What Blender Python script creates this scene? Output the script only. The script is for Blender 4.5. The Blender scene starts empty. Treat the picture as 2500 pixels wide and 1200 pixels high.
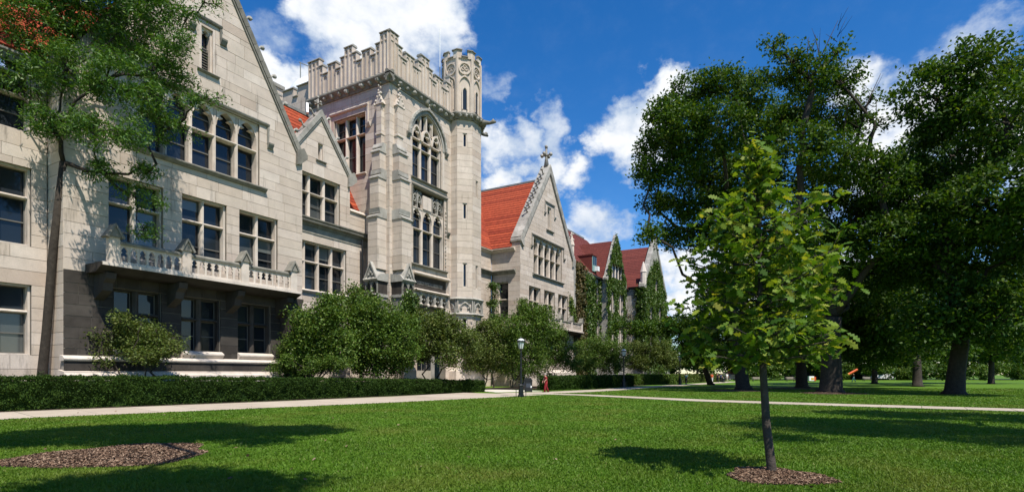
import bpy, math, random
import numpy as np
from mathutils import Vector, Matrix

rnd = random.Random(7)
nrg = np.random.default_rng(11)
sc = bpy.context.scene
col = sc.collection
PI = math.pi
R = math.radians

# ------------------------------------------------------------------ camera, sky, sun, exposure
F, CX, HY, CZ = 1350.0, 1250.0, 911.0, 1.65            # photo pixels, eye height in metres
TH = math.atan(775 / 1350.0)                           # the facades run 29.9 degrees off the view axis
S, C = math.sin(TH), math.cos(TH)
cam_d = bpy.data.cameras.new('camera')
cam = bpy.data.objects.new('camera', cam_d); col.objects.link(cam)
cam.location = (0, 0, CZ); cam.rotation_euler = (PI / 2, 0, TH - PI / 2)
cam_d.sensor_width = 36; cam_d.lens = F / 2500 * 36
cam_d.shift_y = (HY - 600) / 2500
cam_d.clip_start = .1; cam_d.clip_end = 3000
sc.camera = cam
SUN_EL = R(58)
SUN_H = Vector((-.5, -.866, 0)).normalized()
sun_dir = Vector((SUN_H.x * math.cos(SUN_EL), SUN_H.y * math.cos(SUN_EL), math.sin(SUN_EL)))
sun_d = bpy.data.lights.new('sun', 'SUN'); sun_d.energy = 5.0; sun_d.angle = R(.53); sun_d.color = (1, .94, .845)
sun = bpy.data.objects.new('sun', sun_d); col.objects.link(sun)
sun.rotation_euler = (-sun_dir).to_track_quat('-Z', 'Y').to_euler(); sun.location = (0, 0, 60)
sc.view_settings.view_transform = 'Standard'; sc.view_settings.look = 'None'
sc.view_settings.gamma = 1; sc.view_settings.exposure = .47


def direction(px, py):
    a = (px - CX) / F; b = (HY - py) / F
    return Vector((a * S + C, -a * C + S, b)).normalized()


def build_world():
    w = bpy.data.worlds.new('World'); sc.world = w; w.use_nodes = True
    w.cycles.sampling_method = 'MANUAL'; w.cycles.sample_map_resolution = 512
    nt = w.node_tree; N = nt.nodes; L = nt.links; N.clear()
    def nd(t, **k):
        n = N.new(t)
        for a, b in k.items(): setattr(n, a, b)
        return n
    def math_(op, a, b=None, c=None):
        n = nd('ShaderNodeMath', operation=op)
        for i, x in enumerate((a, b, c)):
            if x is None: continue
            if isinstance(x, (int, float)): n.inputs[i].default_value = x
            else: L.new(x, n.inputs[i])
        return n.outputs[0]
    sky = nd('ShaderNodeTexSky', sky_type='NISHITA', sun_disc=False)
    sky.sun_elevation = SUN_EL; sky.sun_rotation = math.atan2(SUN_H.x, SUN_H.y)
    sky.air_density = 1.0; sky.dust_density = .15; sky.ozone_density = 4.0; sky.altitude = 200
    hs = nd('ShaderNodeHueSaturation'); hs.inputs['Saturation'].default_value = 1.34; hs.inputs['Value'].default_value = 2.35
    hs.inputs['Hue'].default_value = .506
    L.new(sky.outputs[0], hs.inputs['Color'])
    tc = nd('ShaderNodeTexCoord'); dirv = tc.outputs['Generated']
    nz = nd('ShaderNodeVectorMath', operation='NORMALIZE'); L.new(dirv, nz.inputs[0])
    def noise(scale, detail, rough, off=0.0, colour=False):
        mp = nd('ShaderNodeMapping'); mp.inputs['Location'].default_value = (off, off * .7, off * 1.3)
        mp.inputs['Scale'].default_value = (1, 1, 1.45)
        L.new(nz.outputs[0], mp.inputs[0])
        n = nd('ShaderNodeTexNoise'); n.inputs['Scale'].default_value = scale
        n.inputs['Detail'].default_value = detail; n.inputs['Roughness'].default_value = rough
        L.new(mp.outputs[0], n.inputs['Vector'])
        return n.outputs['Color' if colour else 'Fac']
    # puffy edges: the direction is jostled by noise before it is compared with each cloud's heart
    jog = noise(9, 6, .6, 3.1, True)
    sub = nd('ShaderNodeVectorMath', operation='SUBTRACT'); L.new(jog, sub.inputs[0]); sub.inputs[1].default_value = (.5, .5, .5)
    mul = nd('ShaderNodeVectorMath', operation='SCALE'); L.new(sub.outputs[0], mul.inputs[0]); mul.inputs['Scale'].default_value = .17
    add = nd('ShaderNodeVectorMath', operation='ADD'); L.new(nz.outputs[0], add.inputs[0]); L.new(mul.outputs[0], add.inputs[1])
    nv = nd('ShaderNodeVectorMath', operation='NORMALIZE'); L.new(add.outputs[0], nv.inputs[0])
    puffs = [(800, 40, 75, 1), (880, 0, 110, 1), (960, 70, 115, 1), (1040, 50, 100, 1), (1115, 75, 50, .8), (860, 130, 85, 1), (1000, 150, 80, .8),
             (690, 205, 62, 1), (745, 205, 55, 1), (655, 110, 70, .45), (640, 175, 40, .6), (1195, 190, 44, .5), (1210, 240, 24, .4),
             (1200, 345, 50, .85), (1255, 340, 50, .8), (1340, 325, 46, .65), (1395, 400, 56, .9), (1325, 405, 64, 1), (1225, 425, 52, .95),
             (1615, 222, 52, 1), (1590, 290, 72, 1), (1525, 325, 70, 1), (1470, 345, 34, .7), (1560, 370, 52, .8),
             (1450, 515, 62, .75), (1395, 545, 50, .7), (1505, 530, 35, .55), (1425, 580, 50, .8),
             (1640, 640, 62, 1), (1705, 640, 70, 1), (1675, 725, 70, 1), (1745, 700, 70, 1), (1800, 620, 60, .9),
             (2105, 175, 60, .9), (2140, 265, 80, 1), (2110, 345, 60, .9), (2180, 420, 110, 1), (2290, 250, 100, .9), (2450, 330, 110, .9), (2380, 120, 60, .6),
             (1990, 560, 80, .7), (1880, 700, 120, .9), (2100, 720, 130, .9), (300, 330, 90, .8), (150, 260, 110, .8)]
    tot = None
    for (px, py, r, s) in puffs:
        c = direction(px, py); ang = math.atan(r / F) * 1.1
        dt = nd('ShaderNodeVectorMath', operation='DOT_PRODUCT'); L.new(nv.outputs[0], dt.inputs[0]); dt.inputs[1].default_value = c
        # the cosine falls with the square of the angle, so this is a smooth round bump
        k = 1 / (1 - math.cos(ang))
        v = math_('MULTIPLY_ADD', dt.outputs['Value'], k * s, (1 - k) * s)
        v = math_('MAXIMUM', v, 0.0)
        tot = v if tot is None else math_('SMOOTH_MAX', tot, v, .12)
    # the same kind of clouds round the rest of the sky
    n3 = noise(3.2, 7, .55, 8.0)
    dt = nd('ShaderNodeVectorMath', operation='DOT_PRODUCT'); L.new(nz.outputs[0], dt.inputs[0]); dt.inputs[1].default_value = direction(1250, 620)
    away = nd('ShaderNodeMapRange'); away.inputs[1].default_value = .5; away.inputs[2].default_value = .35; L.new(dt.outputs['Value'], away.inputs[0])
    gen = math_('MULTIPLY', math_('MULTIPLY', math_('MAXIMUM', math_('SUBTRACT', n3, .58), 0.0), 5.0), away.outputs[0])
    tot = math_('MAXIMUM', tot, gen)
    fb = noise(24, 8, .62, 1.7)
    nearby = math_('MINIMUM', math_('MULTIPLY', tot, 3.0), 1.0)
    dens = math_('ADD', tot, math_('MULTIPLY', math_('MULTIPLY', math_('SUBTRACT', fb, .5), .9), nearby))
    al = nd('ShaderNodeMapRange', interpolation_type='SMOOTHSTEP'); al.inputs[1].default_value = .06; al.inputs[2].default_value = .85
    L.new(dens, al.inputs[0])
    thick = nd('ShaderNodeMapRange', interpolation_type='SMOOTHSTEP'); thick.inputs[1].default_value = .35; thick.inputs[2].default_value = 1.1
    L.new(math_('ADD', tot, math_('MULTIPLY', math_('SUBTRACT', noise(11, 6, .6, 5.5), .5), 1.6)), thick.inputs[0])
    cr = nd('ShaderNodeMix', data_type='RGBA'); L.new(thick.outputs[0], cr.inputs['Factor'])
    cr.inputs['A'].default_value = (8.0, 9.6, 12.0, 1); cr.inputs['B'].default_value = (15.0, 15.2, 15.5, 1)
    mx = nd('ShaderNodeMix', data_type='RGBA'); L.new(al.outputs[0], mx.inputs['Factor'])
    L.new(hs.outputs[0], mx.inputs['A']); L.new(cr.outputs['Result'], mx.inputs['B'])
    bg = nd('ShaderNodeBackground'); bg.inputs['Strength'].default_value = .05
    L.new(mx.outputs['Result'], bg.inputs['Color'])
    out = nd('ShaderNodeOutputWorld'); L.new(bg.outputs[0], out.inputs['Surface'])


build_world()


# ------------------------------------------------------------------ photo pixel -> place (building axes: x along the facades, y into them)
def ground(px, py, z=0.0):
    a = (px - CX) / F; t = F * (CZ - z) / (py - HY)
    return Vector((t * (C + a * S), t * (S - a * C), z))


def dep(px, py, t):
    a = (px - CX) / F
    return Vector((t * (C + a * S), t * (S - a * C), CZ + (HY - py) / F * t))


def front(px, py, v):
    a = (px - CX) / F; t = v / (S - a * C)
    return t * (C + a * S), CZ + (HY - py) / F * t


def project(p):
    X = p[0] * S - p[1] * C; Y = p[0] * C + p[1] * S
    return CX + F * X / Y, HY - F * (p[2] - CZ) / Y, Y


# ------------------------------------------------------------------ materials
MATS = {}


def material(name, c1, c2=None, rough=.85, spec=.3, vary=True, mottle=.25, mscale=1.2, streak=0.0, bump=.0, bscale=30, translucent=0.0, metal=0.0, stops=None, fine=0.0, patch=None):
    m = bpy.data.materials.new(name); m.use_nodes = True; nt = m.node_tree; N = nt.nodes; L = nt.links
    b = N['Principled BSDF']; out = N['Material Output']
    b.inputs['Roughness'].default_value = rough; b.inputs['Metallic'].default_value = metal
    b.inputs['Specular IOR Level'].default_value = spec
    c2 = c2 or c1
    ge = N.new('ShaderNodeNewGeometry')
    if vary:
        oi = N.new('ShaderNodeObjectInfo')
        ad = N.new('ShaderNodeMath'); ad.operation = 'ADD'; L.new(oi.outputs['Random'], ad.inputs[0]); L.new(ge.outputs['Random Per Island'], ad.inputs[1])
        frc = N.new('ShaderNodeMath'); frc.operation = 'FRACT'; L.new(ad.outputs[0], frc.inputs[0])
        fac = frc.outputs[0]
    else:
        nz = N.new('ShaderNodeTexNoise'); nz.inputs['Scale'].default_value = mscale * .6; L.new(ge.outputs['Position'], nz.inputs['Vector'])
        fac = nz.outputs['Fac']
    ramp = N.new('ShaderNodeValToRGB'); L.new(fac, ramp.inputs[0])
    pts = stops or [(0, c1), (1, c2)]
    e = ramp.color_ramp.elements
    while len(e) < len(pts): e.new(.5)
    for el, (p, c) in zip(e, pts): el.position = p; el.color = (*c, 1)
    colour = ramp.outputs[0]
    def dark(fac_out, lo, hi, strength):
        nonlocal colour
        mr = N.new('ShaderNodeMapRange'); mr.inputs[1].default_value = lo; mr.inputs[2].default_value = hi
        mr.inputs[3].default_value = 1 - strength; mr.inputs[4].default_value = 1 + strength * .35
        L.new(fac_out, mr.inputs[0])
        mx = N.new('ShaderNodeMix'); mx.data_type = 'RGBA'; mx.blend_type = 'MULTIPLY'; mx.inputs['Factor'].default_value = 1
        L.new(colour, mx.inputs['A']); L.new(mr.outputs[0], mx.inputs['B']); colour = mx.outputs['Result']
    if mottle:
        n1 = N.new('ShaderNodeTexNoise'); n1.inputs['Scale'].default_value = mscale; n1.inputs['Detail'].default_value = 6; n1.inputs['Roughness'].default_value = .65
        L.new(ge.outputs['Position'], n1.inputs['Vector']); dark(n1.outputs['Fac'], .3, .7, mottle)
    if fine:
        n1 = N.new('ShaderNodeTexNoise'); n1.inputs['Scale'].default_value = bscale; n1.inputs['Detail'].default_value = 3
        L.new(ge.outputs['Position'], n1.inputs['Vector']); dark(n1.outputs['Fac'], .3, .7, fine)
    if streak:
        mp = N.new('ShaderNodeMapping'); mp.inputs['Scale'].default_value = (1.3, 1.3, .16); L.new(ge.outputs['Position'], mp.inputs[0])
        n2 = N.new('ShaderNodeTexNoise'); n2.inputs['Scale'].default_value = 1.6; n2.inputs['Detail'].default_value = 7; n2.inputs['Roughness'].default_value = .7
        L.new(mp.outputs[0], n2.inputs['Vector']); dark(n2.outputs['Fac'], .30, .43, streak)
    if patch:
        n3 = N.new('ShaderNodeTexNoise'); n3.inputs['Scale'].default_value = patch[1]; n3.inputs['Detail'].default_value = 5; L.new(ge.outputs['Position'], n3.inputs['Vector'])
        mr = N.new('ShaderNodeMapRange'); mr.inputs[1].default_value = .48; mr.inputs[2].default_value = .72; mr.inputs[4].default_value = patch[2]; L.new(n3.outputs['Fac'], mr.inputs[0])
        mx = N.new('ShaderNodeMix'); mx.data_type = 'RGBA'; L.new(mr.outputs[0], mx.inputs['Factor']); L.new(colour, mx.inputs['A']); mx.inputs['B'].default_value = (*patch[0], 1); colour = mx.outputs['Result']
    L.new(colour, b.inputs['Base Color'])
    if bump:
        nb = N.new('ShaderNodeTexNoise'); nb.inputs['Scale'].default_value = bscale; nb.inputs['Detail'].default_value = 4
        L.new(ge.outputs['Position'], nb.inputs['Vector'])
        bp = N.new('ShaderNodeBump'); bp.inputs['Strength'].default_value = bump; bp.inputs['Distance'].default_value = .03
        L.new(nb.outputs['Fac'], bp.inputs['Height']); L.new(bp.outputs[0], b.inputs['Normal'])
    if translucent:
        tr = N.new('ShaderNodeBsdfTranslucent'); mxs = N.new('ShaderNodeMixShader'); mxs.inputs[0].default_value = translucent
        g = N.new('ShaderNodeMix'); g.data_type = 'RGBA'; g.blend_type = 'MULTIPLY'; g.inputs['Factor'].default_value = 1
        L.new(colour, g.inputs['A']); g.inputs['B'].default_value = (1.5, 1.45, .5, 1)
        L.new(g.outputs['Result'], tr.inputs['Color'])
        L.new(b.outputs[0], mxs.inputs[1]); L.new(tr.outputs[0], mxs.inputs[2]); L.new(mxs.outputs[0], out.inputs['Surface'])
    MATS[name] = m
    return m


material('limestone', (0, 0, 0), rough=.9, spec=.2, mottle=.16, mscale=1.1, streak=.36, bump=.25, bscale=22, fine=.08,
         stops=[(0, (.42, .338, .272)), (.2, (.49, .418, .346)), (.42, (.445, .37, .30)), (.62, (.525, .448, .378)), (.82, (.47, .393, .325)), (1, (.55, .476, .405))])
material('limestone_trim', (.51, .435, .365), (.58, .51, .44), rough=.9, spec=.2, mottle=.22, mscale=1.5, streak=.25, bump=.2, bscale=25)
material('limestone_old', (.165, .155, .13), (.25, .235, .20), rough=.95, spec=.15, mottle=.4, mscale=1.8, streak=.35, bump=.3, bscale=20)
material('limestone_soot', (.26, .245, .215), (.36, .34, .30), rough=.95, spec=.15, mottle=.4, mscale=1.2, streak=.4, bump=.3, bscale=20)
material('limestone_grime_shade', (.042, .036, .031), (.07, .061, .052), rough=.95, spec=.15, mottle=.35, mscale=1.2, streak=.3, bump=.3, bscale=20)  # sooty stone, darkened further to stand in for shade under the balcony
material('mortar', (.25, .225, .19), rough=.95, mottle=.3, vary=False)
material('roof_tile', (.25, .043, .022), (.41, .082, .036), rough=.9, spec=.2, mottle=.38, mscale=3, fine=.18, bscale=9, bump=.2)
material('roof_slate', (.125, .027, .02), (.165, .038, .027), rough=.85, mottle=.25, mscale=2, fine=.25, bscale=6, bump=.2)
material('glass', (.008, .011, .015), (.022, .027, .033), rough=.06, spec=.5, mottle=0)
material('glass_blind', (.05, .055, .055), (.14, .15, .14), rough=.12, spec=.8, mottle=.1)
material('sash', (.09, .085, .075), (.15, .14, .12), rough=.6, mottle=.1)
material('dark_void', (.012, .012, .012), rough=.9, mottle=.2)
material('lead', (.20, .21, .20), rough=.6, mottle=.3)
material('copper', (.22, .36, .33), rough=.7, mottle=.25)
material('dome_white', (.75, .77, .78), rough=.4, mottle=.08)
material('concrete', (.41, .345, .27), (.46, .395, .315), rough=.9, mottle=.18, mscale=.8, fine=.1, bscale=60, bump=.15)
material('concrete_pale', (.60, .55, .48), rough=.9, mottle=.12, mscale=.8, fine=.08, bscale=60)
material('soil', (.05, .032, .02), rough=1, mottle=.4, mscale=2, bump=.5, bscale=12, vary=False)
material('mulch', (0, 0, 0), rough=.95, mottle=.3, mscale=6, stops=[(0, (.055, .03, .018)), (.4, (.13, .075, .045)), (.75, (.22, .14, .09)), (1, (.36, .26, .18))])
material('bark', (.034, .027, .02), (.055, .044, .034), rough=.95, mottle=.5, mscale=5, bump=.8, bscale=14, vary=False)
material('bark_grey', (.05, .041, .033), (.085, .07, .056), rough=.95, mottle=.45, mscale=6, bump=.6, bscale=22, vary=False)
material('oak_leaf', (0, 0, 0), rough=.55, spec=.2, mottle=.3, mscale=.3, translucent=.32,
         stops=[(0, (.022, .058, .005)), (.5, (.044, .098, .009)), (.85, (.075, .138, .013)), (1, (.125, .165, .022))])
material('young_oak_leaf', (0, 0, 0), rough=.58, spec=.2, mottle=.15, mscale=2, translucent=.38,
         stops=[(0, (.035, .088, .009)), (.45, (.10, .185, .017)), (.85, (.20, .265, .03)), (1, (.29, .28, .045))])
material('locust_leaf', (0, 0, 0), rough=.5, spec=.35, mottle=.2, mscale=.8, translucent=.3,
         stops=[(0, (.03, .085, .009)), (.6, (.065, .15, .016)), (1, (.12, .20, .028))])
material('shrub_leaf', (0, 0, 0), rough=.55, spec=.22, mottle=.25, mscale=.5, translucent=.25,
         stops=[(0, (.04, .085, .011)), (.5, (.075, .14, .017)), (.85, (.12, .19, .028)), (1, (.17, .21, .05))])
material('olive_leaf', (0, 0, 0), rough=.55, spec=.22, mottle=.25, mscale=.5, translucent=.25,
         stops=[(0, (.05, .08, .014)), (.5, (.085, .125, .022)), (.85, (.125, .16, .034)), (1, (.18, .19, .06))])
material('yew_leaf', (0, 0, 0), rough=.7, spec=.15, mottle=.3, mscale=.8, translucent=.12,
         stops=[(0, (.014, .036, .005)), (.6, (.028, .062, .007)), (1, (.06, .11, .013))])
material('ivy_leaf', (0, 0, 0), rough=.45, spec=.4, mottle=.3, mscale=.4, translucent=.2,
         stops=[(0, (.035, .075, .010)), (.55, (.065, .125, .016)), (.9, (.11, .175, .026)), (1, (.16, .19, .04))])
material('ivy_leaf_brown', (0, 0, 0), rough=.6, spec=.3, mottle=.3, mscale=.6, translucent=.2,
         stops=[(0, (.045, .055, .016)), (.5, (.11, .095, .035)), (1, (.20, .145, .07))])
material('ivy_leaf_lime', (0, 0, 0), rough=.5, spec=.3, mottle=.25, mscale=.6, translucent=.25,
         stops=[(0, (.05, .10, .015)), (.6, (.10, .17, .025)), (1, (.19, .22, .04))])
material('grass_blade', (0, 0, 0), rough=.55, spec=.2, mottle=.3, mscale=.5, translucent=.3, patch=((.15, .175, .028), .3, .9),
         stops=[(0, (.066, .142, .010)), (.45, (.087, .177, .012)), (.88, (.106, .204, .016)), (.97, (.15, .22, .03)), (1, (.24, .25, .09))])
material('black_metal', (.008, .009, .009), rough=.45, spec=.5, mottle=.2)
material('lamp_glass', (.62, .64, .62), rough=.25, spec=.5, mottle=.05)
material('white_paint', (.78, .78, .76), rough=.5, mottle=.08)
material('skin', (.48, .27, .19), rough=.6, mottle=.05)
material('red_cloth', (.20, .012, .016), rough=.85, mottle=.2, mscale=6)
material('dark_cloth', (.012, .013, .018), rough=.9, mottle=.2, mscale=6)
material('blue_cloth', (.03, .06, .12), rough=.9, mottle=.2, mscale=6)
material('teal_cloth', (.04, .13, .14), rough=.9, mottle=.2, mscale=6)
material('white_cloth', (.72, .72, .70), rough=.9, mottle=.1, mscale=6)
material('hair_brown', (.03, .018, .01), rough=.7, mottle=.1)
material('hair_grey', (.32, .30, .27), rough=.7, mottle=.1)
material('orange_plastic', (.55, .09, .015), rough=.5, mottle=.15)
material('yellow_plastic', (.65, .38, .05), rough=.5, mottle=.1)
material('car_maroon', (.10, .015, .02), rough=.3, spec=.6, mottle=.05)
material('car_dark', (.02, .022, .03), rough=.25, spec=.6, mottle=.05)
material('car_white', (.72, .74, .75), rough=.3, spec=.5, mottle=.05)
material('rubber', (.012, .012, .012), rough=.9, mottle=.1)
material('dark_cladding', (.035, .045, .06), (.05, .06, .075), rough=.5, mottle=.2)
material('pale_band', (.45, .45, .43), rough=.8, mottle=.15)
material('bench_wood', (.30, .27, .22), (.38, .34, .28), rough=.8, mottle=.2)


def lawn_material():
    m = bpy.data.materials.new('lawn'); m.use_nodes = True; nt = m.node_tree; N = nt.nodes; L = nt.links
    b = N['Principled BSDF']; b.inputs['Roughness'].default_value = .8; b.inputs['Specular IOR Level'].default_value = .15
    ge = N.new('ShaderNodeNewGeometry')
    def nz(s, d, r=.6):
        n = N.new('ShaderNodeTexNoise'); n.inputs['Scale'].default_value = s; n.inputs['Detail'].default_value = d; n.inputs['Roughness'].default_value = r
        L.new(ge.outputs['Position'], n.inputs['Vector']); return n.outputs['Fac']
    rp = N.new('ShaderNodeValToRGB'); e = rp.color_ramp.elements
    e[0].position = .3; e[0].color = (.060, .128, .009, 1); e[1].position = .72; e[1].color = (.105, .19, .017, 1)
    ad = N.new('ShaderNodeMath'); ad.operation = 'MULTIPLY_ADD'; ad.inputs[1].default_value = .45; L.new(nz(.35, 5), ad.inputs[0])
    m2 = N.new('ShaderNodeMath'); m2.operation = 'MULTIPLY'; m2.inputs[1].default_value = .55; L.new(nz(14, 6, .75), m2.inputs[0]); L.new(m2.outputs[0], ad.inputs[2])
    L.new(ad.outputs[0], rp.inputs[0]); L.new(rp.outputs[0], b.inputs['Base Color'])
    bp = N.new('ShaderNodeBump'); bp.inputs['Strength'].default_value = .8; bp.inputs['Distance'].default_value = .05
    L.new(nz(22, 5, .7), bp.inputs['Height']); L.new(bp.outputs[0], b.inputs['Normal'])
    MATS['lawn'] = m


lawn_material()


# ------------------------------------------------------------------ mesh helpers
class Fr:
    """A wall's own axes: s along it, d outwards from its face, z up."""
    def __init__(self, o, t, n):
        self.o = Vector((*o, 0)) if len(o) == 2 else Vector(o)
        self.t = Vector((*t, 0)); self.n = Vector((*n, 0))
        self.flip = (self.t.cross(self.n)).z < 0

    def p(self, s, d, z): return self.o + self.t * s + self.n * d + Vector((0, 0, z))


def ffront(v): return Fr((0, v), (1, 0), (0, -1))     # faces the lawn; s is x
def fleft(u): return Fr((u, 0), (0, 1), (-1, 0))      # faces the camera's end; s is y
def fright(u): return Fr((u, 0), (0, 1), (1, 0))


class MB:
    def __init__(self): self.v = []; self.f = []

    def add(self, vs, fs, flip=False):
        n = len(self.v); self.v += [tuple(x) for x in vs]
        for f in fs: self.f.append([n + i for i in (reversed(f) if flip else f)])

    def box(self, fr, s0, s1, d0, d1, z0, z1):
        vs = [fr.p(s, d, z) for z in (z0, z1) for (s, d) in ((s0, d0), (s1, d0), (s1, d1), (s0, d1))]
        self.add(vs, [(3, 2, 1, 0), (4, 5, 6, 7), (0, 1, 5, 4), (1, 2, 6, 5), (2, 3, 7, 6), (3, 0, 4, 7)], fr.flip)
        return self

    def poly(self, fr, pts, d0, d1):
        n = len(pts)
        vs = [fr.p(s, d0, z) for s, z in pts] + [fr.p(s, d1, z) for s, z in pts]
        fs = [tuple(range(n)), tuple(range(2 * n - 1, n - 1, -1))] + [(i, i + n, (i + 1) % n + n, (i + 1) % n) for i in range(n)]
        self.add(vs, fs, fr.flip); return self

    def profile(self, fr, s0, s1, pts):                 # pts: (d, z) ring swept along s
        n = len(pts)
        vs = [fr.p(s0, d, z) for d, z in pts] + [fr.p(s1, d, z) for d, z in pts]
        fs = [tuple(range(n)), tuple(range(2 * n - 1, n - 1, -1))] + [(i, i + n, (i + 1) % n + n, (i + 1) % n) for i in range(n)]
        self.add(vs, fs, fr.flip); return self

    def strip(self, fr, inner, outer, d0, d1):          # band between two curves of equal length
        for i in range(len(inner) - 1):
            self.poly(fr, [inner[i], inner[i + 1], outer[i + 1], outer[i]], d0, d1)
        return self

    def tube(self, pts, rs, n=6, cap=True):
        pts = [Vector(p) for p in pts]
        if not isinstance(rs, (list, tuple)): rs = [rs] * len(pts)
        rings = []; x = None
        for i, p in enumerate(pts):
            t = (pts[min(i + 1, len(pts) - 1)] - pts[max(i - 1, 0)])
            t = t.normalized() if t.length > 1e-6 else Vector((0, 0, 1))
            if x is None: x = t.orthogonal().normalized()
            x = (x - t * x.dot(t))
            x = x.normalized() if x.length > 1e-6 else t.orthogonal().normalized()
            y = t.cross(x)
            rings.append([p + (x * math.cos(2 * PI * k / n) + y * math.sin(2 * PI * k / n)) * rs[i] for k in range(n)])
        vs = [q for r in rings for q in r]; fs = []
        for i in range(len(pts) - 1):
            for k in range(n):
                a, b = i * n + k, i * n + (k + 1) % n
                fs.append((a, b, b + n, a + n))
        if cap: fs += [tuple(range(n - 1, -1, -1)), tuple(range((len(pts) - 1) * n, len(pts) * n))]
        self.add(vs, fs); return self

    def lathe(self, c, prof, n=12, a0=0.0):             # prof: (r, z)
        c = Vector(c); k = len(prof)
        vs = [c + Vector((r * math.cos(a0 + 2 * PI * i / n), r * math.sin(a0 + 2 * PI * i / n), z)) for r, z in prof for i in range(n)]
        fs = [(j * n + i, j * n + (i + 1) % n, (j + 1) * n + (i + 1) % n, (j + 1) * n + i) for j in range(k - 1) for i in range(n)]
        fs += [tuple(range(n - 1, -1, -1)), tuple(range((k - 1) * n, k * n))]
        self.add(vs, fs); return self

    def blob(self, c, r, seed=0, n=6, sq=(1, 1, 1)):    # a small lumpy carved boss
        rr = random.Random(seed); c = Vector(c); prof = []
        m = 5; vs = [c + Vector((0, 0, -r * sq[2]))]
        for j in range(1, m):
            ph = -PI / 2 + PI * j / m
            for i in range(n):
                q = r * (.8 + .4 * rr.random()); a = 2 * PI * i / n
                vs.append(c + Vector((q * sq[0] * math.cos(ph) * math.cos(a), q * sq[1] * math.cos(ph) * math.sin(a), q * sq[2] * math.sin(ph))))
        vs.append(c + Vector((0, 0, r * sq[2])))
        fs = [(0, 1 + (i + 1) % n, 1 + i) for i in range(n)]
        for j in range(m - 2):
            for i in range(n):
                a = 1 + j * n + i; b = 1 + j * n + (i + 1) % n
                fs.append((a, b, b + n, a + n))
        last = len(vs) - 1; o = 1 + (m - 2) * n
        fs += [(last, o + i, o + (i + 1) % n) for i in range(n)]
        self.add(vs, fs); return self

    def build(self, name, mat, parent=None, smooth=False, **props):
        me = bpy.data.meshes.new(name); me.from_pydata(self.v, [], self.f); me.update()
        me.materials.append(MATS[mat])
        if smooth: me.polygons.foreach_set('use_smooth', [True] * len(me.polygons))
        return link(name, me, parent, **props)


def link(name, data, parent=None, **props):
    o = bpy.data.objects.new(name, data); col.objects.link(o)
    if parent is not None:
        o.parent = parent; o.matrix_parent_inverse = Matrix.Translation(-Vector(parent.get('_at', (0, 0, 0))))
    for k, v in props.items(): o[k] = v
    return o


def thing(name, label, cat, at=(0, 0, 0), group=None):
    o = bpy.data.objects.new(name, None); col.objects.link(o); o.location = at; o['_at'] = tuple(at)
    o['label'] = label; o['category'] = cat; o.empty_display_size = .3
    if group: o['group'] = group
    return o


def copy_tree(o, parent=None):
    c = o.copy(); col.objects.link(c)
    if parent is not None: c.parent = parent
    for ch in list(o.children): copy_tree(ch, c)
    return c


def arch(s0, s1, zs, h, n=8):
    """left springing -> apex -> right springing of a pointed arch"""
    w = (s1 - s0) / 2; q = .42 * PI
    L_ = [(s0 + w * (1 - math.cos(q * i / n)) / (1 - math.cos(q)), zs + h * math.sin(q * i / n) / math.sin(q)) for i in range(n + 1)]
    return L_ + [(s0 + s1 - s, z) for s, z in reversed(L_[:-1])]


def spandrels(mb, fr, s0, s1, zs, h, zt, d0, d1, n=6):
    a = arch(s0, s1, zs, h, n); m = len(a) // 2
    mb.poly(fr, [(s0, zt)] + a[:m + 1] + [((s0 + s1) / 2, zt)], d0, d1)
    mb.poly(fr, [((s0 + s1) / 2, zt)] + a[m:] + [(s1, zt)], d0, d1)


def leaf_mesh(name, cen, size, mat, parent, up=.35, ratio=.55, shape=None, **props):
    """one small face for every leaf"""
    n = len(cen); cen = np.asarray(cen, dtype=np.float64)
    size = np.broadcast_to(size, (n,)) * nrg.uniform(.7, 1.3, n)
    nrm = nrg.normal(size=(n, 3)); nrm[:, 2] = np.abs(nrm[:, 2]) + up
    nrm /= np.linalg.norm(nrm, axis=1)[:, None]
    a = np.cross(nrm, nrg.normal(size=(n, 3))); a /= np.linalg.norm(a, axis=1)[:, None] + 1e-9
    b = np.cross(nrm, a)
    sh = np.array(shape if shape is not None else [(1, 0, 0), (.1, ratio, .12), (-1, 0, 0), (.1, -ratio, .12)], dtype=np.float64)
    k = len(sh)
    P = cen[:, None, :] + size[:, None, None] * .5 * (sh[None, :, 0, None] * a[:, None, :] + sh[None, :, 1, None] * b[:, None, :] + sh[None, :, 2, None] * nrm[:, None, :])
    return raw_mesh(name, P.reshape(-1, 3), k, mat, parent, **props)


def raw_mesh(name, verts, k, mat, parent=None, **props):
    n = len(verts) // k
    me = bpy.data.meshes.new(name)
    me.vertices.add(n * k); me.vertices.foreach_set('co', verts.astype(np.float32).ravel())
    me.loops.add(n * k); me.loops.foreach_set('vertex_index', np.arange(n * k, dtype=np.int32))
    me.polygons.add(n); me.polygons.foreach_set('loop_start', np.arange(0, n * k, k, dtype=np.int32))
    me.update(calc_edges=True); me.validate()
    me.materials.append(MATS[mat])
    return link(name, me, parent, **props)

# ------------------------------------------------------------------ masonry
BLOCKS = {}
_ub = MB(); _id = Fr((0, 0), (1, 0), (0, 1)); _ub.box(_id, -.5, .5, -.5, .5, -.5, .5)
STONE = {}
for _m in ('limestone', 'limestone_soot', 'limestone_grime_shade'):
    _me = bpy.data.meshes.new('stone'); _me.from_pydata(_ub.v, [], _ub.f); _me.materials.append(MATS[_m]); STONE[_m] = _me


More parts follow.
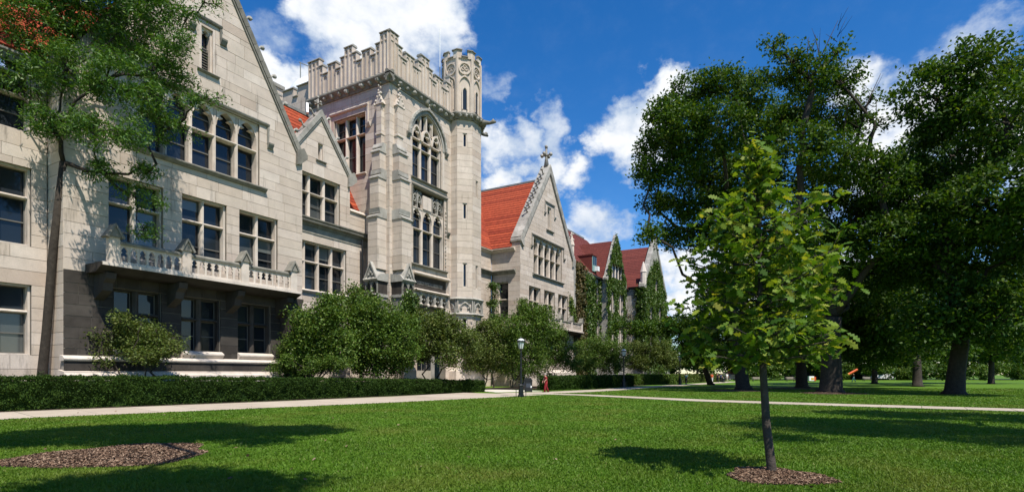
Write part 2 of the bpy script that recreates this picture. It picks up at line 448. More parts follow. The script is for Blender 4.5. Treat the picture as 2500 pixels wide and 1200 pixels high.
def ashlar(th, fr, lf, rf, z0, z1, openings=(), ch=.62, mat='limestone', L=(1.1, 2.5), thick=.8, back=True, seed=1):
    """Coursed blocks between the edges lf(z) and rf(z), left out where an opening is; a mortar wall stands behind the joints."""
    rr = random.Random(seed); lf_ = lf if callable(lf) else (lambda z: lf); rf_ = rf if callable(rf) else (lambda z: rf)
    n = max(1, round((z1 - z0) / ch)); zs = [z0 + (z1 - z0) * i / n for i in range(n + 1)]; fixed = {0, n}
    zs = [[z, i in fixed] for i, z in enumerate(zs)]
    for o in openings:
        for z in (o[2], o[3]):
            if z <= z0 + .05 or z >= z1 - .05: continue
            k = min(range(len(zs)), key=lambda i: abs(zs[i][0] - z))
            if abs(zs[k][0] - z) < .04: zs[k][1] = True
            elif not zs[k][1] and abs(zs[k][0] - z) < ch * .55: zs[k] = [z, True]
            else: zs.append([z, True]); zs.sort()
    zs = sorted(q[0] for q in zs); mb = MB(); lst = BLOCKS.setdefault(th.name, [])
    j = .011
    for a, b in zip(zs[:-1], zs[1:]):
        if b - a < .03: continue
        ivs = [(lf_(a), rf_(a), lf_(b), rf_(b))]
        for o in openings:
            if o[3] <= a + .02 or o[2] >= b - .02: continue
            new = []
            for (p, q, pt, qt) in ivs:
                if o[1] <= min(p, pt) or o[0] >= max(q, qt): new.append((p, q, pt, qt)); continue
                if o[0] > p + .02: new.append((p, o[0], pt, max(pt, o[0])))
                if o[1] < q - .02: new.append((o[1], q, min(qt, o[1]), qt))
            ivs = new
        for (p, q, pt, qt) in ivs:
            if q - p < .05: continue
            if back:
                e = .035
                mb.poly(fr, [(p + e, a), (q - e, a), (max(qt - e, pt + e + .01), b), (pt + e, b)], -thick, -.03)
            cuts = [p]; x = p + (q - p if q - p < L[1] else rr.uniform(*L) * rr.choice((.6, 1, 1)))
            while x < q - L[0] * .6: cuts.append(x); x += rr.uniform(*L)
            cuts.append(q)
            for i in range(len(cuts) - 1):
                c0, c1 = cuts[i], cuts[i + 1]
                t0 = pt if i == 0 else max(c0, pt); t1 = qt if i == len(cuts) - 2 else min(c1, qt)
                if t1 - t0 < .03: t1 = t0 + .03
                lst.append((fr, c0 + j, c1 - j, t0 + j, t1 - j, a + j, b - j, mat, rr.uniform(-.006, .006)))
    if back: mb.build('wall', 'mortar', th)


def finish_stones(th, most=295, zmin=2.0):
    """The blocks that show largest become stones of their own, the rest one mesh."""
    blocks = BLOCKS.pop(th.name, [])
    def shown(b):
        fr, s0, s1, t0, t1, za, zb = b[:7]
        p = [project(fr.p(s, 0, z)) for s, z in ((s0, za), (s1, za), (t1, zb), (t0, zb))]
        x = sum(q[0] for q in p) / 4; y = sum(q[1] for q in p) / 4
        if p[0][2] < 1 or not (0 < x < 2500 and 0 < y < 1200): return 0
        mid = fr.p((s0 + s1) / 2, 0, (za + zb) / 2)
        if fr.n.dot(Vector((0, 0, CZ)) - mid) < 0 or za < zmin: return 0
        return abs(sum(p[i][0] * p[(i + 1) % 4][1] - p[(i + 1) % 4][0] * p[i][1] for i in range(4)))
    blocks.sort(key=shown, reverse=True)
    inv = Matrix.Translation(-Vector(th['_at']))
    rest = {}
    for i, b in enumerate(blocks):
        fr, s0, s1, t0, t1, za, zb, mat, dd = b
        if i < most and shown(b) > 0:
            if abs(s0 - t0) < .01 and abs(s1 - t1) < .01:
                o = bpy.data.objects.new('stone', STONE[mat]); col.objects.link(o); o.parent = th; o.matrix_parent_inverse = inv
                c = fr.p((s0 + s1) / 2, dd - .04, (za + zb) / 2); t = -fr.t if fr.flip else fr.t
                m = Matrix.Identity(4)
                m.col[0][:3] = t * (s1 - s0); m.col[1][:3] = fr.n * .08; m.col[2][:3] = Vector((0, 0, zb - za)); m.col[3][:3] = c
                o.matrix_basis = m
            else:
                MB().poly(fr, [(s0, za), (s1, za), (t1, zb), (t0, zb)], -.08 + dd, dd).build('stone', mat, th)
        else:
            rest.setdefault(mat, MB()).poly(fr, [(s0, za), (s1, za), (t1, zb), (t0, zb)], -.08 + dd, dd)
    for mat, mb in rest.items(): mb.build('stone_courses', mat, th, kind='stuff')


def window(th, fr, s0, s1, z0, z1, n, trans=(), cusp=(), depth=.55, mull=.15, blind=.22, sash=True, mat='limestone_trim', seed=0, sill_in=True):
    rr = random.Random(int(s0 * 97 + z0 * 31 + seed)); mb = MB(); F0, F1 = -depth, -min(.22, depth * .4)
    mb.box(fr, s0, s0 + .1, F0 - .08, F1 + .03, z0, z1); mb.box(fr, s1 - .1, s1, F0 - .08, F1 + .03, z0, z1)
    mb.box(fr, s0 + .1, s1 - .1, F0 - .08, F1 + .03, z1 - .09, z1); mb.box(fr, s0 + .1, s1 - .1, F0 - .08, F1 + .05, z0, z0 + .08)
    a, b = s0 + .1, s1 - .1; pitch = (b - a + mull) / n
    lights = [(a + i * pitch, a + i * pitch + pitch - mull) for i in range(n)]
    for l, r in zip(lights[:-1], lights[1:]):
        m = (l[1] + r[0]) / 2
        mb.profile_z = None
        pts = [(l[1], F0 - .08), (r[0], F0 - .08), (r[0], F1 - .12), (m + .035, F1), (m - .035, F1), (l[1], F1 - .12)]
        vs = [fr.p(s, d, z) for z in (z0 + .08, z1 - .09) for s, d in pts]; k = len(pts)
        mb.add(vs, [tuple(range(k - 1, -1, -1)), tuple(range(k, 2 * k))] + [(i, (i + 1) % k, (i + 1) % k + k, i + k) for i in range(k)], fr.flip)
    rows = [z0 + .08] + sorted(trans) + [z1 - .09]
    for t in sorted(trans):
        mb.profile(fr, s0 + .1, s1 - .1, [(F0 - .08, t - .075), (F1 - .11, t - .075), (F1 + .004, t - .03), (F1 + .004, t + .02), (F1 - .11, t + .075), (F0 - .08, t + .075)])
    cells = []
    for j in range(len(rows) - 1):
        za = rows[j] + (.075 if j else 0); zb = rows[j + 1] - (.075 if j < len(rows) - 2 else 0)
        for (l, r) in lights: cells.append((l, r, za, zb, j))
    for (l, r, za, zb, j) in cells:
        if j in cusp or (j - len(rows) + 1) in cusp:
            w = r - l; h = w * .75
            spandrels(mb, fr, l, r, zb - h - .02, h, zb, F0 - .02, F1 - .02)
            A = arch(l, r, zb - h - .02, h, 6)
            for i in (3, 9):                              # the cusps of the foiled head
                s, z = A[i]; cx = (l + r) / 2
                mb.poly(fr, [(s, z + .09), (s + (cx - s) * .62, z - .06), (s, z - .13)], F0 + .06, F1 - .1)
    w_ = mb.build('window', mat, th)
    sb = MB()
    for (l, r, za, zb, j) in cells:
        g = 'glass_blind' if (j == 0 and rr.random() < blind) else 'glass'
        e = [rr.uniform(-.02, .02) for _ in range(3)]; pm = MB(); q4 = [(l - .02, F0 - .06 + e[0], za - .02), (r + .02, F0 - .06 + e[1], za - .02), (r + .02, F0 - .06 + e[2], zb + .02), (l - .02, F0 - .06 + e[0] + e[2] - e[1], zb + .02)]
        pm.add([fr.p(s, d - .03, z) for s, d, z in q4] + [fr.p(*q) for q in q4], [(3, 2, 1, 0), (4, 5, 6, 7), (0, 1, 5, 4), (1, 2, 6, 5), (2, 3, 7, 6), (3, 0, 4, 7)], not fr.flip); pn_ = pm.build('pane', g, w_)
        if sash and blind and rr.random() < blind * 1.4:
            hgt = (zb - za) * rr.choice((.3, .5, .75)); MB().box(fr, l + .02, r - .02, F0 - .04, F0 - .03, zb - hgt, zb).build('blind', 'glass_blind', w_)
        if sash:
            for x0, x1, y0, y1 in ((l, l + .05, za, zb), (r - .05, r, za, zb), (l + .05, r - .05, zb - .05, zb), (l + .05, r - .05, za, za + .06)):
                sb.box(fr, x0, x1, F0 - .03, F0 + .02, y0, y1)
            if zb - za > 1.5: sb.box(fr, l + .05, r - .05, F0 - .03, F0 + .03, (za + zb) / 2 - .03, (za + zb) / 2 + .03)
    if sash: sb.build('sash', 'sash', w_)
    return w_


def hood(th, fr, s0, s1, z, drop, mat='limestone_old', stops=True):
    h = MB().profile(fr, s0, s1, [(0, z - .16), (.13, z - .10), (.17, z), (.15, z + .04), (0, z + .16)])
    for s in (s0, s1 - .13): h.profile(fr, s, s + .13, [(0, z - drop), (.07, z - drop), (.10, z - .13), (0, z - .13)])
    o = h.build('hood_mould', mat, th)
    if stops:
        for s in (s0 - .28, s1 - .12):
            MB().profile(fr, s, s + .40, [(0, z - drop - .34), (.10, z - drop - .30), (.24, z - drop - .05), (.26, z - drop + .05), (0, z - drop + .12)]).build('label_stop', mat, o)
    return o


def sill(th, fr, s0, s1, z, out=.2, h=.22, mat='limestone_old'):
    return MB().profile(fr, s0, s1, [(-.1, z - h), (out * .4, z - h), (out, z - h * .45), (out, z - h * .25), (.02, z + .05), (-.1, z + .05)]).build('sill', mat, th)


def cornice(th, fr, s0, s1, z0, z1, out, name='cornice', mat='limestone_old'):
    h = z1 - z0
    return MB().profile(fr, s0, s1, [(-.05, z0), (out * .25, z0), (out * .55, z0 + h * .35), (out * .6, z0 + h * .5), (out, z0 + h * .62), (out, z0 + h * .8), (.03, z1), (-.05, z1)]).build(name, mat, th)


def hook(mb, p, out, up, size):
    p = Vector(p); out = Vector(out).normalized(); up = Vector(up).normalized()
    pts = [p, p + out * size * .45 + up * size * .1, p + out * size * .95 + up * size * .55, p + out * size * 1.35 + up * size * .5]
    mb.tube(pts, [size * .3, size * .2, size * .2, size * .3], 6)
    mb.blob(pts[-1] - up * size * .08, size * .36, int(p.z * 50), 7)


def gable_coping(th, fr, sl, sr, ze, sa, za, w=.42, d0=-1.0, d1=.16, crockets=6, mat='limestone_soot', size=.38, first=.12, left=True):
    """Sloping stones on both edges of a gable, with hooks standing on their backs."""
    for s_, sgn in ((sl, -1), (sr, 1)):
        dx, dz = sa - s_, za - ze; ln = math.hypot(dx, dz); tx, tz = dx / ln, dz / ln; nx, nz = -tz * -sgn, tx * -sgn
        nx, nz = (abs(tz) * sgn, abs(tx))
        n = max(3, round(ln / 1.05)); cp = None
        for i in range(n):
            a0 = ln * i / n + .012; a1 = ln * (i + 1) / n - .012
            q = [(s_ + tx * a0, ze + tz * a0), (s_ + tx * a1, ze + tz * a1), (s_ + tx * a1 + nx * w, ze + tz * a1 + nz * w), (s_ + tx * a0 + nx * w, ze + tz * a0 + nz * w)]
            if i == n - 1:                                  # meets the other side at the apex
                ex = (sa, za + w / max(abs(tx), .2) * .98)
                q = [q[0], (sa, za), ex, q[3]]
            m = MB().poly(fr, q, d0, d1)
            if cp is None: cp = m.build('coping', mat, th)
            else: m.build('coping_stone', mat, cp)
        MB().poly(fr, [(s_ + tx * .0 - nx * .1, ze - nz * .1 - .05), (sa, za - .22), (sa, za - .02), (s_, ze)], .0, d1 - .06).build('coping_moulding', 'limestone_old', cp)
        for i in range(crockets):
            f = first + (1 - first - .08) * i / max(1, crockets - 1) if crockets > 1 else .5
            p = fr.p(s_ + dx * f + nx * w, (d0 + d1) / 2 + .2, ze + dz * f + nz * w)
            hk = MB(); hook(hk, p, fr.t * nx + Vector((0, 0, nz)) * .6, Vector((0, 0, 1)), size); hk.build('crocket', 'limestone_soot', cp, smooth=True)
        kx0, kx1 = (s_ - .75, s_ + .35) if sgn < 0 else (s_ - .35, s_ + .75)
        k = MB()
        if sgn < 0: k.poly(fr, [(s_ + .3, ze - .75), (s_ - .05, ze - .6), (s_ - .62, ze - .1), (s_ - .62, ze + .18), (s_ - .3, ze + .62), (s_ + .25, ze + .35)], d0 - .02, d1 + .06)
        else: k.poly(fr, [(s_ - .3, ze - .75), (s_ + .05, ze - .6), (s_ + .62, ze - .1), (s_ + .62, ze + .18), (s_ + .3, ze + .62), (s_ - .25, ze + .35)], d0 - .02, d1 + .06)
        k.build('kneeler', mat, th)


def finial(th, p, h, mat='limestone_soot'):
    p = Vector(p); m = MB()
    m.tube([p, p + Vector((0, 0, h * .45)), p + Vector((0, 0, h * .9))], [h * .13, h * .06, h * .045], 6)
    for k, (z, r) in enumerate(((.55, .17), (.95, .10))):
        m.blob(p + Vector((0, 0, h * z)), h * .09, k, 7)
    for dx, dy in ((1, 0), (-1, 0), (0, 1), (0, -1)):
        m.tube([p + Vector((0, 0, h * .5)), p + Vector((dx * h * .16, dy * h * .16, h * .58)), p + Vector((dx * h * .24, dy * h * .24, h * .56))], [h * .04, h * .045, h * .03], 5)
        m.blob(p + Vector((dx * h * .23, dy * h * .23, h * .57)), h * .085, k + 5, 6)
    return m.build('finial', mat, th, smooth=True)


def roof(th, e0, e1, r0, r1, n, mat, thick=.05, cname='tile_course', objs=True):
    e0, e1, r0, r1 = map(Vector, (e0, e1, r0, r1))
    nrm = (e1 - e0).cross(r0 - e0).normalized()
    if nrm.z < 0: nrm = -nrm
    base = MB(); base.add([e0 - nrm * .12, e1 - nrm * .12, r1 - nrm * .12, r0 - nrm * .12, e0 - nrm * .01, e1 - nrm * .01, r1 - nrm * .01, r0 - nrm * .01],
                          [(3, 2, 1, 0), (4, 5, 6, 7), (0, 1, 5, 4), (1, 2, 6, 5), (2, 3, 7, 6), (3, 0, 4, 7)])
    rf = base.build('roof', mat, th); rest = MB()
    for k in range(n):
        f0, f1 = k / n, min(1, (k + 1.12) / n)
        q = [e0.lerp(r0, f0), e1.lerp(r1, f0), e1.lerp(r1, f1), e0.lerp(r0, f1)]
        dn = (q[0] - q[3]).normalized() * rnd.uniform(-.008, .012)
        up0, up1 = nrm * thick, nrm * .012
        vs = [q[0], q[1], q[2], q[3], q[0] + up0 + dn, q[1] + up0 + dn, q[2] + up1, q[3] + up1]
        fs = [(3, 2, 1, 0), (4, 5, 6, 7), (0, 1, 5, 4), (1, 2, 6, 5), (2, 3, 7, 6), (3, 0, 4, 7)]
        if objs: m = MB(); m.add(vs, fs); m.build(cname, mat, rf)
        else: rest.add(vs, fs)
    if not objs: rest.build('tile_courses', mat, rf, kind='stuff')
    return rf


def ring(mb, fr, s, z, r0, r1, d0, d1, n=16):
    i = [(s + r0 * math.cos(2 * PI * k / n), z + r0 * math.sin(2 * PI * k / n)) for k in range(n + 1)]
    o = [(s + r1 * math.cos(2 * PI * k / n), z + r1 * math.sin(2 * PI * k / n)) for k in range(n + 1)]
    mb.strip(fr, i, o, d0, d1)


def merlons(th, fr, prof, zb, d=.15, cap='limestone_soot', ribs=True):
    for (s0, s1, zt) in prof:
        m = MB().box(fr, s0 + .004, s1 - .004, d - .4, d, zb, zt)
        if ribs:
            k = max(1, round((s1 - s0) / .5)); w = (s1 - s0) / k
            for i in range(k):
                a, b = s0 + i * w, s0 + (i + 1) * w
                m.box(fr, a + .01, a + .08, d, d + .09, zb, zt - .02); m.box(fr, b - .08, b - .01, d, d + .09, zb, zt - .02)
                h = .26; zt2 = zt - .1
                spandrels(m, fr, a + .08, b - .08, zt2 - h - .12, h, zt2, d, d + .07, 4)
                if zt - zb > 2.6: m.box(fr, a + .08, b - .08, d, d + .06, zt2 - .62, zt2 - .54)
        o = m.build('merlon', 'limestone', th)
        MB().profile(fr, s0 - .05, s1 + .05, [(d - .5, zt), (d + .16, zt), (d + .16, zt + .07), (d + .05, zt + .17), (d - .4, zt + .17), (d - .5, zt + .07)]).build('coping', cap, o)


STEP = [(0, .9, 31.15), (.9, 1.4, 30.35), (1.4, 2.0, 29.5), (2.0, 3.05, 30.2), (3.05, 3.7, 29.5), (3.7, 4.2, 30.35), (4.2, 5.2, 31.1), (5.2, 5.7, 30.35),
        (5.7, 6.3, 29.5), (6.3, 7.35, 30.2), (7.35, 8.0, 29.5), (8.0, 8.5, 30.35), (8.5, 9.7, 31.1)]


def balcony(th, v_wall, out, posts, z=7.45, n_arch=7, ends=(None, None)):
    fr = ffront(v_wall - out); a, b = posts[0] - .28, posts[-1] + .28
    sl = MB().profile(fr, a - .35, b + .35, [(-out - .05, z - .45), (-.5, z - .45), (-.15, z - .28), (.10, z - .16), (.12, z - .03), (.05, z + .02), (-out - .05, z + .02)]).build('balcony', 'limestone_grime_shade', th)  # underside and brackets: shade painted into the stone colour
    MB().box(fr, a - .3, b + .3, -.25, .14, z - .14, z + .028).build('floor_edge', 'limestone_trim', sl)
    MB().box(fr, a, b, -.16, .03, z + .03, z + .17).build('bottom_rail', 'limestone_trim', sl)
    for p, q in zip(posts[:-1], posts[1:]):
        s0, s1 = p + .27, q - .27
        MB().profile(fr, s0, s1, [(-.2, z + 1.05), (.06, z + 1.05), (.09, z + 1.16), (.0, z + 1.26), (-.14, z + 1.26), (-.2, z + 1.2)]).build('handrail', 'limestone_old', sl)
        pm = MB(); w = (s1 - s0) / n_arch
        for i in range(n_arch):
            x0, x1 = s0 + i * w, s0 + (i + 1) * w
            pm.box(fr, x0, x0 + .06, -.12, -.01, z + .17, z + 1.05); pm.box(fr, x1 - .06, x1, -.12, -.01, z + .17, z + 1.05)
            spandrels(pm, fr, x0 + .06, x1 - .06, z + .62, .33, z + 1.05, -.11, -.02, 4)
            for sg in (0, 1):
                x = x0 + .06 if sg == 0 else x1 - .06; q_ = .08 if sg == 0 else -.08
                pm.poly(fr, [(x, z + .74), (x + q_, z + .66), (x, z + .58)], -.1, -.03)
        pm.build('arcade_panel', 'limestone_trim', sl)
    for p in posts:
        MB().box(fr, p - .26, p + .26, -.26, .07, z + .02, z + 1.42).build('post', 'limestone_trim', sl)
        m = MB().poly(fr, [(p - .38, z + 1.38), (p + .38, z + 1.38), (p, z + 1.98)], -.34, .14)
        m.poly(fr, [(p - .46, z + 1.36), (p - .34, z + 1.30), (p, z + 1.94), (p + .34, z + 1.30), (p + .46, z + 1.36), (p, z + 2.1)], -.4, .22)
        m.build('gablet', 'limestone_old', sl)
        MB().profile(fr, p - .24, p + .24, [(-out - .02, z - .44), (-.25, z - .44), (-.32, z - .75), (-.62, z - .95), (-.7, z - 1.35), (-out + .12, z - 1.75), (-out - .02, z - 1.8)]).build('bracket', 'limestone_grime_shade', sl)
    e = fright(b)                                           # the return of the balustrade at its far end
    return sl


# ------------------------------------------------------------------ left gabled wing
def left_wing():
    th = thing('gabled_wing', 'largest limestone gabled wing at left with a carved stone balcony above shaded ground floor windows', 'building', (20.5, 34, 0))
    fr = ffront(34); U0, U1, UC = 13.1, 27.9, 20.5; ZE, ZA = 17.6, 29.2
    k = (ZA - ZE) / (U1 - .35 - UC)
    lf = lambda z: U0 if z <= ZE else min(UC - .05, U0 + .35 + (z - ZE) / k)
    rf = lambda z: U1 if z <= ZE else max(UC + .05, U1 - .35 - (z - ZE) / k)
    pairs = [(15.15, 18.0), (19.1, 21.95), (22.85, 25.8)]; gf = [(15.4, 17.9), (19.06, 21.55), (22.75, 25.25)]
    big = (16.75, 24.35, 14.5, 18.75); slit = (20.15, 21.2, 20.65, 23.55)
    ops = [(a, b, 8.1, 12.55) for a, b in pairs] + [(a, b, 2.95, 6.35) for a, b in gf] + [big, slit]
    ashlar(th, fr, lf, rf, 7.0, ZA - .3, ops, seed=3)
    ashlar(th, fr, U0, U1, 2.3, 7.0, ops, seed=4, mat='limestone_grime_shade', ch=.56, L=(.9, 1.6))  # ground floor stone: its own grime plus painted balcony shade
    for s, f_, o_ in ((U0, fleft(U0), -1), (U1, fright(U1), 1)):
        ashlar(th, f_, 34, 48, 0, ZE, [], seed=5, ch=.62)
    for a, b in pairs: window(th, fr, a, b, 8.1, 12.55, 2, (11.06,), mull=.2)
    for a, b in gf: window(th, fr, a, b, 2.95, 6.35, 2, (5.0,), mull=.34, blind=0, mat='limestone_grime_shade')
    window(th, fr, *big, 5, (16.9,), cusp=(-1,), mull=.22, blind=.15, depth=.7)
    window(th, fr, 20.3, 21.05, 20.65, 23.4, 1, (), cusp=(0,), blind=0, depth=.5)
    MB().box(fr, 20.15, 20.3, -.5, -.02, 20.65, 23.55).box(fr, 21.05, 21.2, -.5, -.02, 20.65, 23.55).box(fr, 20.3, 21.05, -.5, -.02, 23.4, 23.55).build('window_surround', 'limestone', th)
    lv = MB()
    for i in range(9): lv.profile(fr, 20.42, 20.93, [(-.42, 20.85 + i * .17), (-.36, 20.80 + i * .17), (-.34, 20.82 + i * .17), (-.4, 20.88 + i * .17)])
    lv.build('louvre', 'sash', th)
    hood(th, fr, 16.1, 25.05, 18.95, 1.3); hood(th, fr, 19.75, 21.6, 23.9, .8); sill(th, fr, 16.3, 24.8, 14.5, .28, .3); sill(th, fr, 20.0, 21.4, 20.62, .2, .16)
    for a, b in gf: sill(th, fr, a - .05, b + .05, 2.98, .3, .4, 'limestone_trim')
    # plinth in two weathered steps
    MB().profile(fr, U0 - .2, U1 - 2.1, [(-.1, 0), (.75, 0), (.75, 1.55), (.62, 1.68), (.62, 1.74), (-.1, 1.86)]).build('plinth', 'limestone_trim', th)
    ashlar(th, ffront(33.62), U0 - .1, U1 - 2.35, 1.84, 2.32, [], ch=.5, mat='limestone_grime_shade', L=(1.0, 1.7), seed=9, thick=.4)
    MB().profile(fr, U0 - .15, U1 - 2.3, [(-.05, 2.3), (.44, 2.3), (.5, 2.38), (.5, 2.43), (.3, 2.56), (-.05, 2.6)]).build('plinth_moulding', 'limestone_trim', th)
    balcony(th, 34, 1.6, [14.7, 18.44, 22.13, 25.83], z=7.38)
    # shaped end pier that carries the balcony's far end
    MB().profile(fright(26.9), 33.0, 33.98, [(-.9, 0), (.3, 0), (.25, 3.2), (-.05, 4.2), (-.2, 5.0), (-.1, 5.6), (.15, 6.4), (.3, 7.0), (-.9, 7.0)]).build('end_pier', 'limestone_grime_shade', th)
    gable_coping(th, fr, U0 + .3, U1 - .3, ZE + .1, UC, ZA + .05, crockets=7, size=.42, w=.36, mat='limestone_old')
    finial(th, fr.p(UC, -.4, ZA + .5), 2.4)
    for s in (-1, 1):
        e = U1 - .15 if s > 0 else U0 + .15
        roof(th, (e, 34.9, ZE - .3), (e, 52, ZE - .3), (UC, 34.9, ZA - .6), (UC, 52, ZA - .6), 26, 'roof_tile', objs=False)
    finish_stones(th)


def link_wing():
    th = thing('link_wing', 'recessed limestone wing with one small crocketed gable between left wing and tower', 'building', (32, 35.7, 0))
    fr = ffront(35.7); A, B = 27.92, 36.3
    wa = (28.7, 33.15, 14.05, 17.5); wb = (28.3, 33.85, 8.25, 12.1); wc = (28.6, 33.4, 2.6, 6.2)
    ashlar(th, fr, A, B, 0, 13.4, [wb, wc], seed=11)
    G0, G1, GC, ZE, ZA = 27.95, 34.25, 31.1, 18.3, 22.4; k = (ZA - ZE) / (G1 - GC)
    sl = (30.75, 31.45, 18.85, 20.25)
    ashlar(th, fr, lambda z: G0 if z < ZE else min(GC - .05, G0 + (z - ZE) / k), lambda z: G1 if z < ZE else max(GC + .05, G1 - (z - ZE) / k), 13.95, ZA - .15, [wa, sl], seed=12)
    ashlar(th, ffront(35.8), G1, B, 13.95, 15.6, [], seed=13)
    MB().profile(ffront(35.8), G1 + .02, B, [(-.5, 15.6), (.15, 15.6), (.15, 15.68), (0, 15.85), (-.5, 15.85)]).build('parapet_coping', 'limestone_trim', th)
    window(th, fr, *wa, 3, (16.05,), mull=.24, blind=.1); window(th, fr, *wb, 4, (10.55,), mull=.2, blind=.25); window(th, fr, *wc, 3, (4.8,), mull=.2)
    window(th, fr, 30.85, 31.35, 18.85, 20.2, 1, (), cusp=(0,), blind=0, sash=False)
    MB().box(fr, 30.75, 30.85, -.4, -.02, 18.85, 20.25).box(fr, 31.35, 31.45, -.4, -.02, 18.85, 20.25).box(fr, 30.85, 31.35, -.4, -.02, 20.2, 20.25).build('window_surround', 'limestone', th)
    sill(th, fr, 30.6, 31.6, 18.83, .16, .14); sill(th, fr, 28.1, 34.0, 8.25, .22, .2, 'limestone_trim')
    MB().profile(fr, A, B - .1, [(-.02, 13.3), (.12, 13.3), (.2, 13.45), (.42, 13.55), (.45, 13.68), (.38, 13.72), (.5, 13.8), (.5, 13.9), (.02, 14.0), (-.05, 14.0)]).build('cornice', 'limestone_old', th)
    MB().profile(fr, A, B - .1, [(.0, 12.75), (.05, 12.75), (.05, 13.29), (.0, 13.29)]).build('frieze', 'limestone_old', th)
    gable_coping(th, fr, G0, G1, ZE, GC, ZA, w=.34, crockets=3, size=.36, first=.3, d0=-.75)
    finial(th, fr.p(GC, -.3, ZA + .45), 1.25)
    # main roof behind and the little roof of the gable
    roof(th, (12, 36.6, 16.2), (36.2, 36.6, 16.2), (12, 41.7, 25.3), (36.2, 41.7, 25.3), 24, 'roof_tile')
    MB().box(_id, 12, 36.15, 41.55, 41.85, 25.25, 25.5).build('ridge_cap', 'lead', th)
    for s, e in ((-1, G0), (1, G1)):
        roof(th, (e, 36.3, ZE - .25), (e, 37.2, ZE - .25), (GC, 36.3, ZA - .3), (GC, 39.7, ZA - .3), 10, 'roof_tile')
    MB().tube([(35.2, 35.2, .1), (35.2, 35.2, 13.2)], .09, 8).build('downpipe', 'black_metal', th)
    finish_stones(th, 280)
    # the range beyond the left wing, outside the photograph's left edge
    t2 = thing('link_wing', 'shaded limestone range with red roof left of the largest gabled wing behind locust tree', 'building', (6, 35.7, 0))
    ops = [(2.6 + i * 3.6, 5.2 + i * 3.6, z, z + h) for i in range(3) for z, h in ((2.6, 3.6), (8.2, 4.0), (14.0, 3.0))]
    ashlar(t2, fr, -4, 13.05, 0, 17.6, ops, seed=15)
    for o in ops: window(t2, fr, *o, 2, (o[2] + (o[3] - o[2]) * .62,), mull=.2)
    cornice(t2, fr, -4, 13.05, 17.3, 17.9, .4)
    roof(t2, (-4, 35.4, 17.9), (11.9, 35.4, 17.9), (-4, 41.2, 26.0), (11.9, 41.2, 26.0), 22, 'roof_tile', objs=False)
    finish_stones(t2, 120)


# ------------------------------------------------------------------ tower
TU, TV = 36.2, 33.0


def buttress(th, fr, s0, s1, stages):
    for (z0, z1, p, inset, cap) in stages:
        a, b = s0 + inset, s1 - inset
        n = max(1, round((z1 - z0) / .62)); lst = BLOCKS.setdefault(th.name, [])
        for i in range(n):
            za, zb = z0 + (z1 - z0) * i / n, z0 + (z1 - z0) * (i + 1) / n
            MB().box(fr, a + .004 * (i % 2), b - .004 * (i % 2), -.05, p, za + .012, zb - .012).build('buttress_stone', 'limestone', th)
        MB().box(fr, a + .03, b - .03, -.05, p - .03, z0, z1).build('buttress_core', 'mortar', th)
        if cap: MB().profile(fr, a - .07, b + .07, [(-.05, z1), (p + .12, z1), (p + .12, z1 + .1), (p * .72, z1 + .38), (p * .72 + .09, z1 + .42), (p * .72 + .09, z1 + .5), (cap, z1 + .85), (-.05, z1 + .85)]).build('set_off', 'limestone_soot', th)


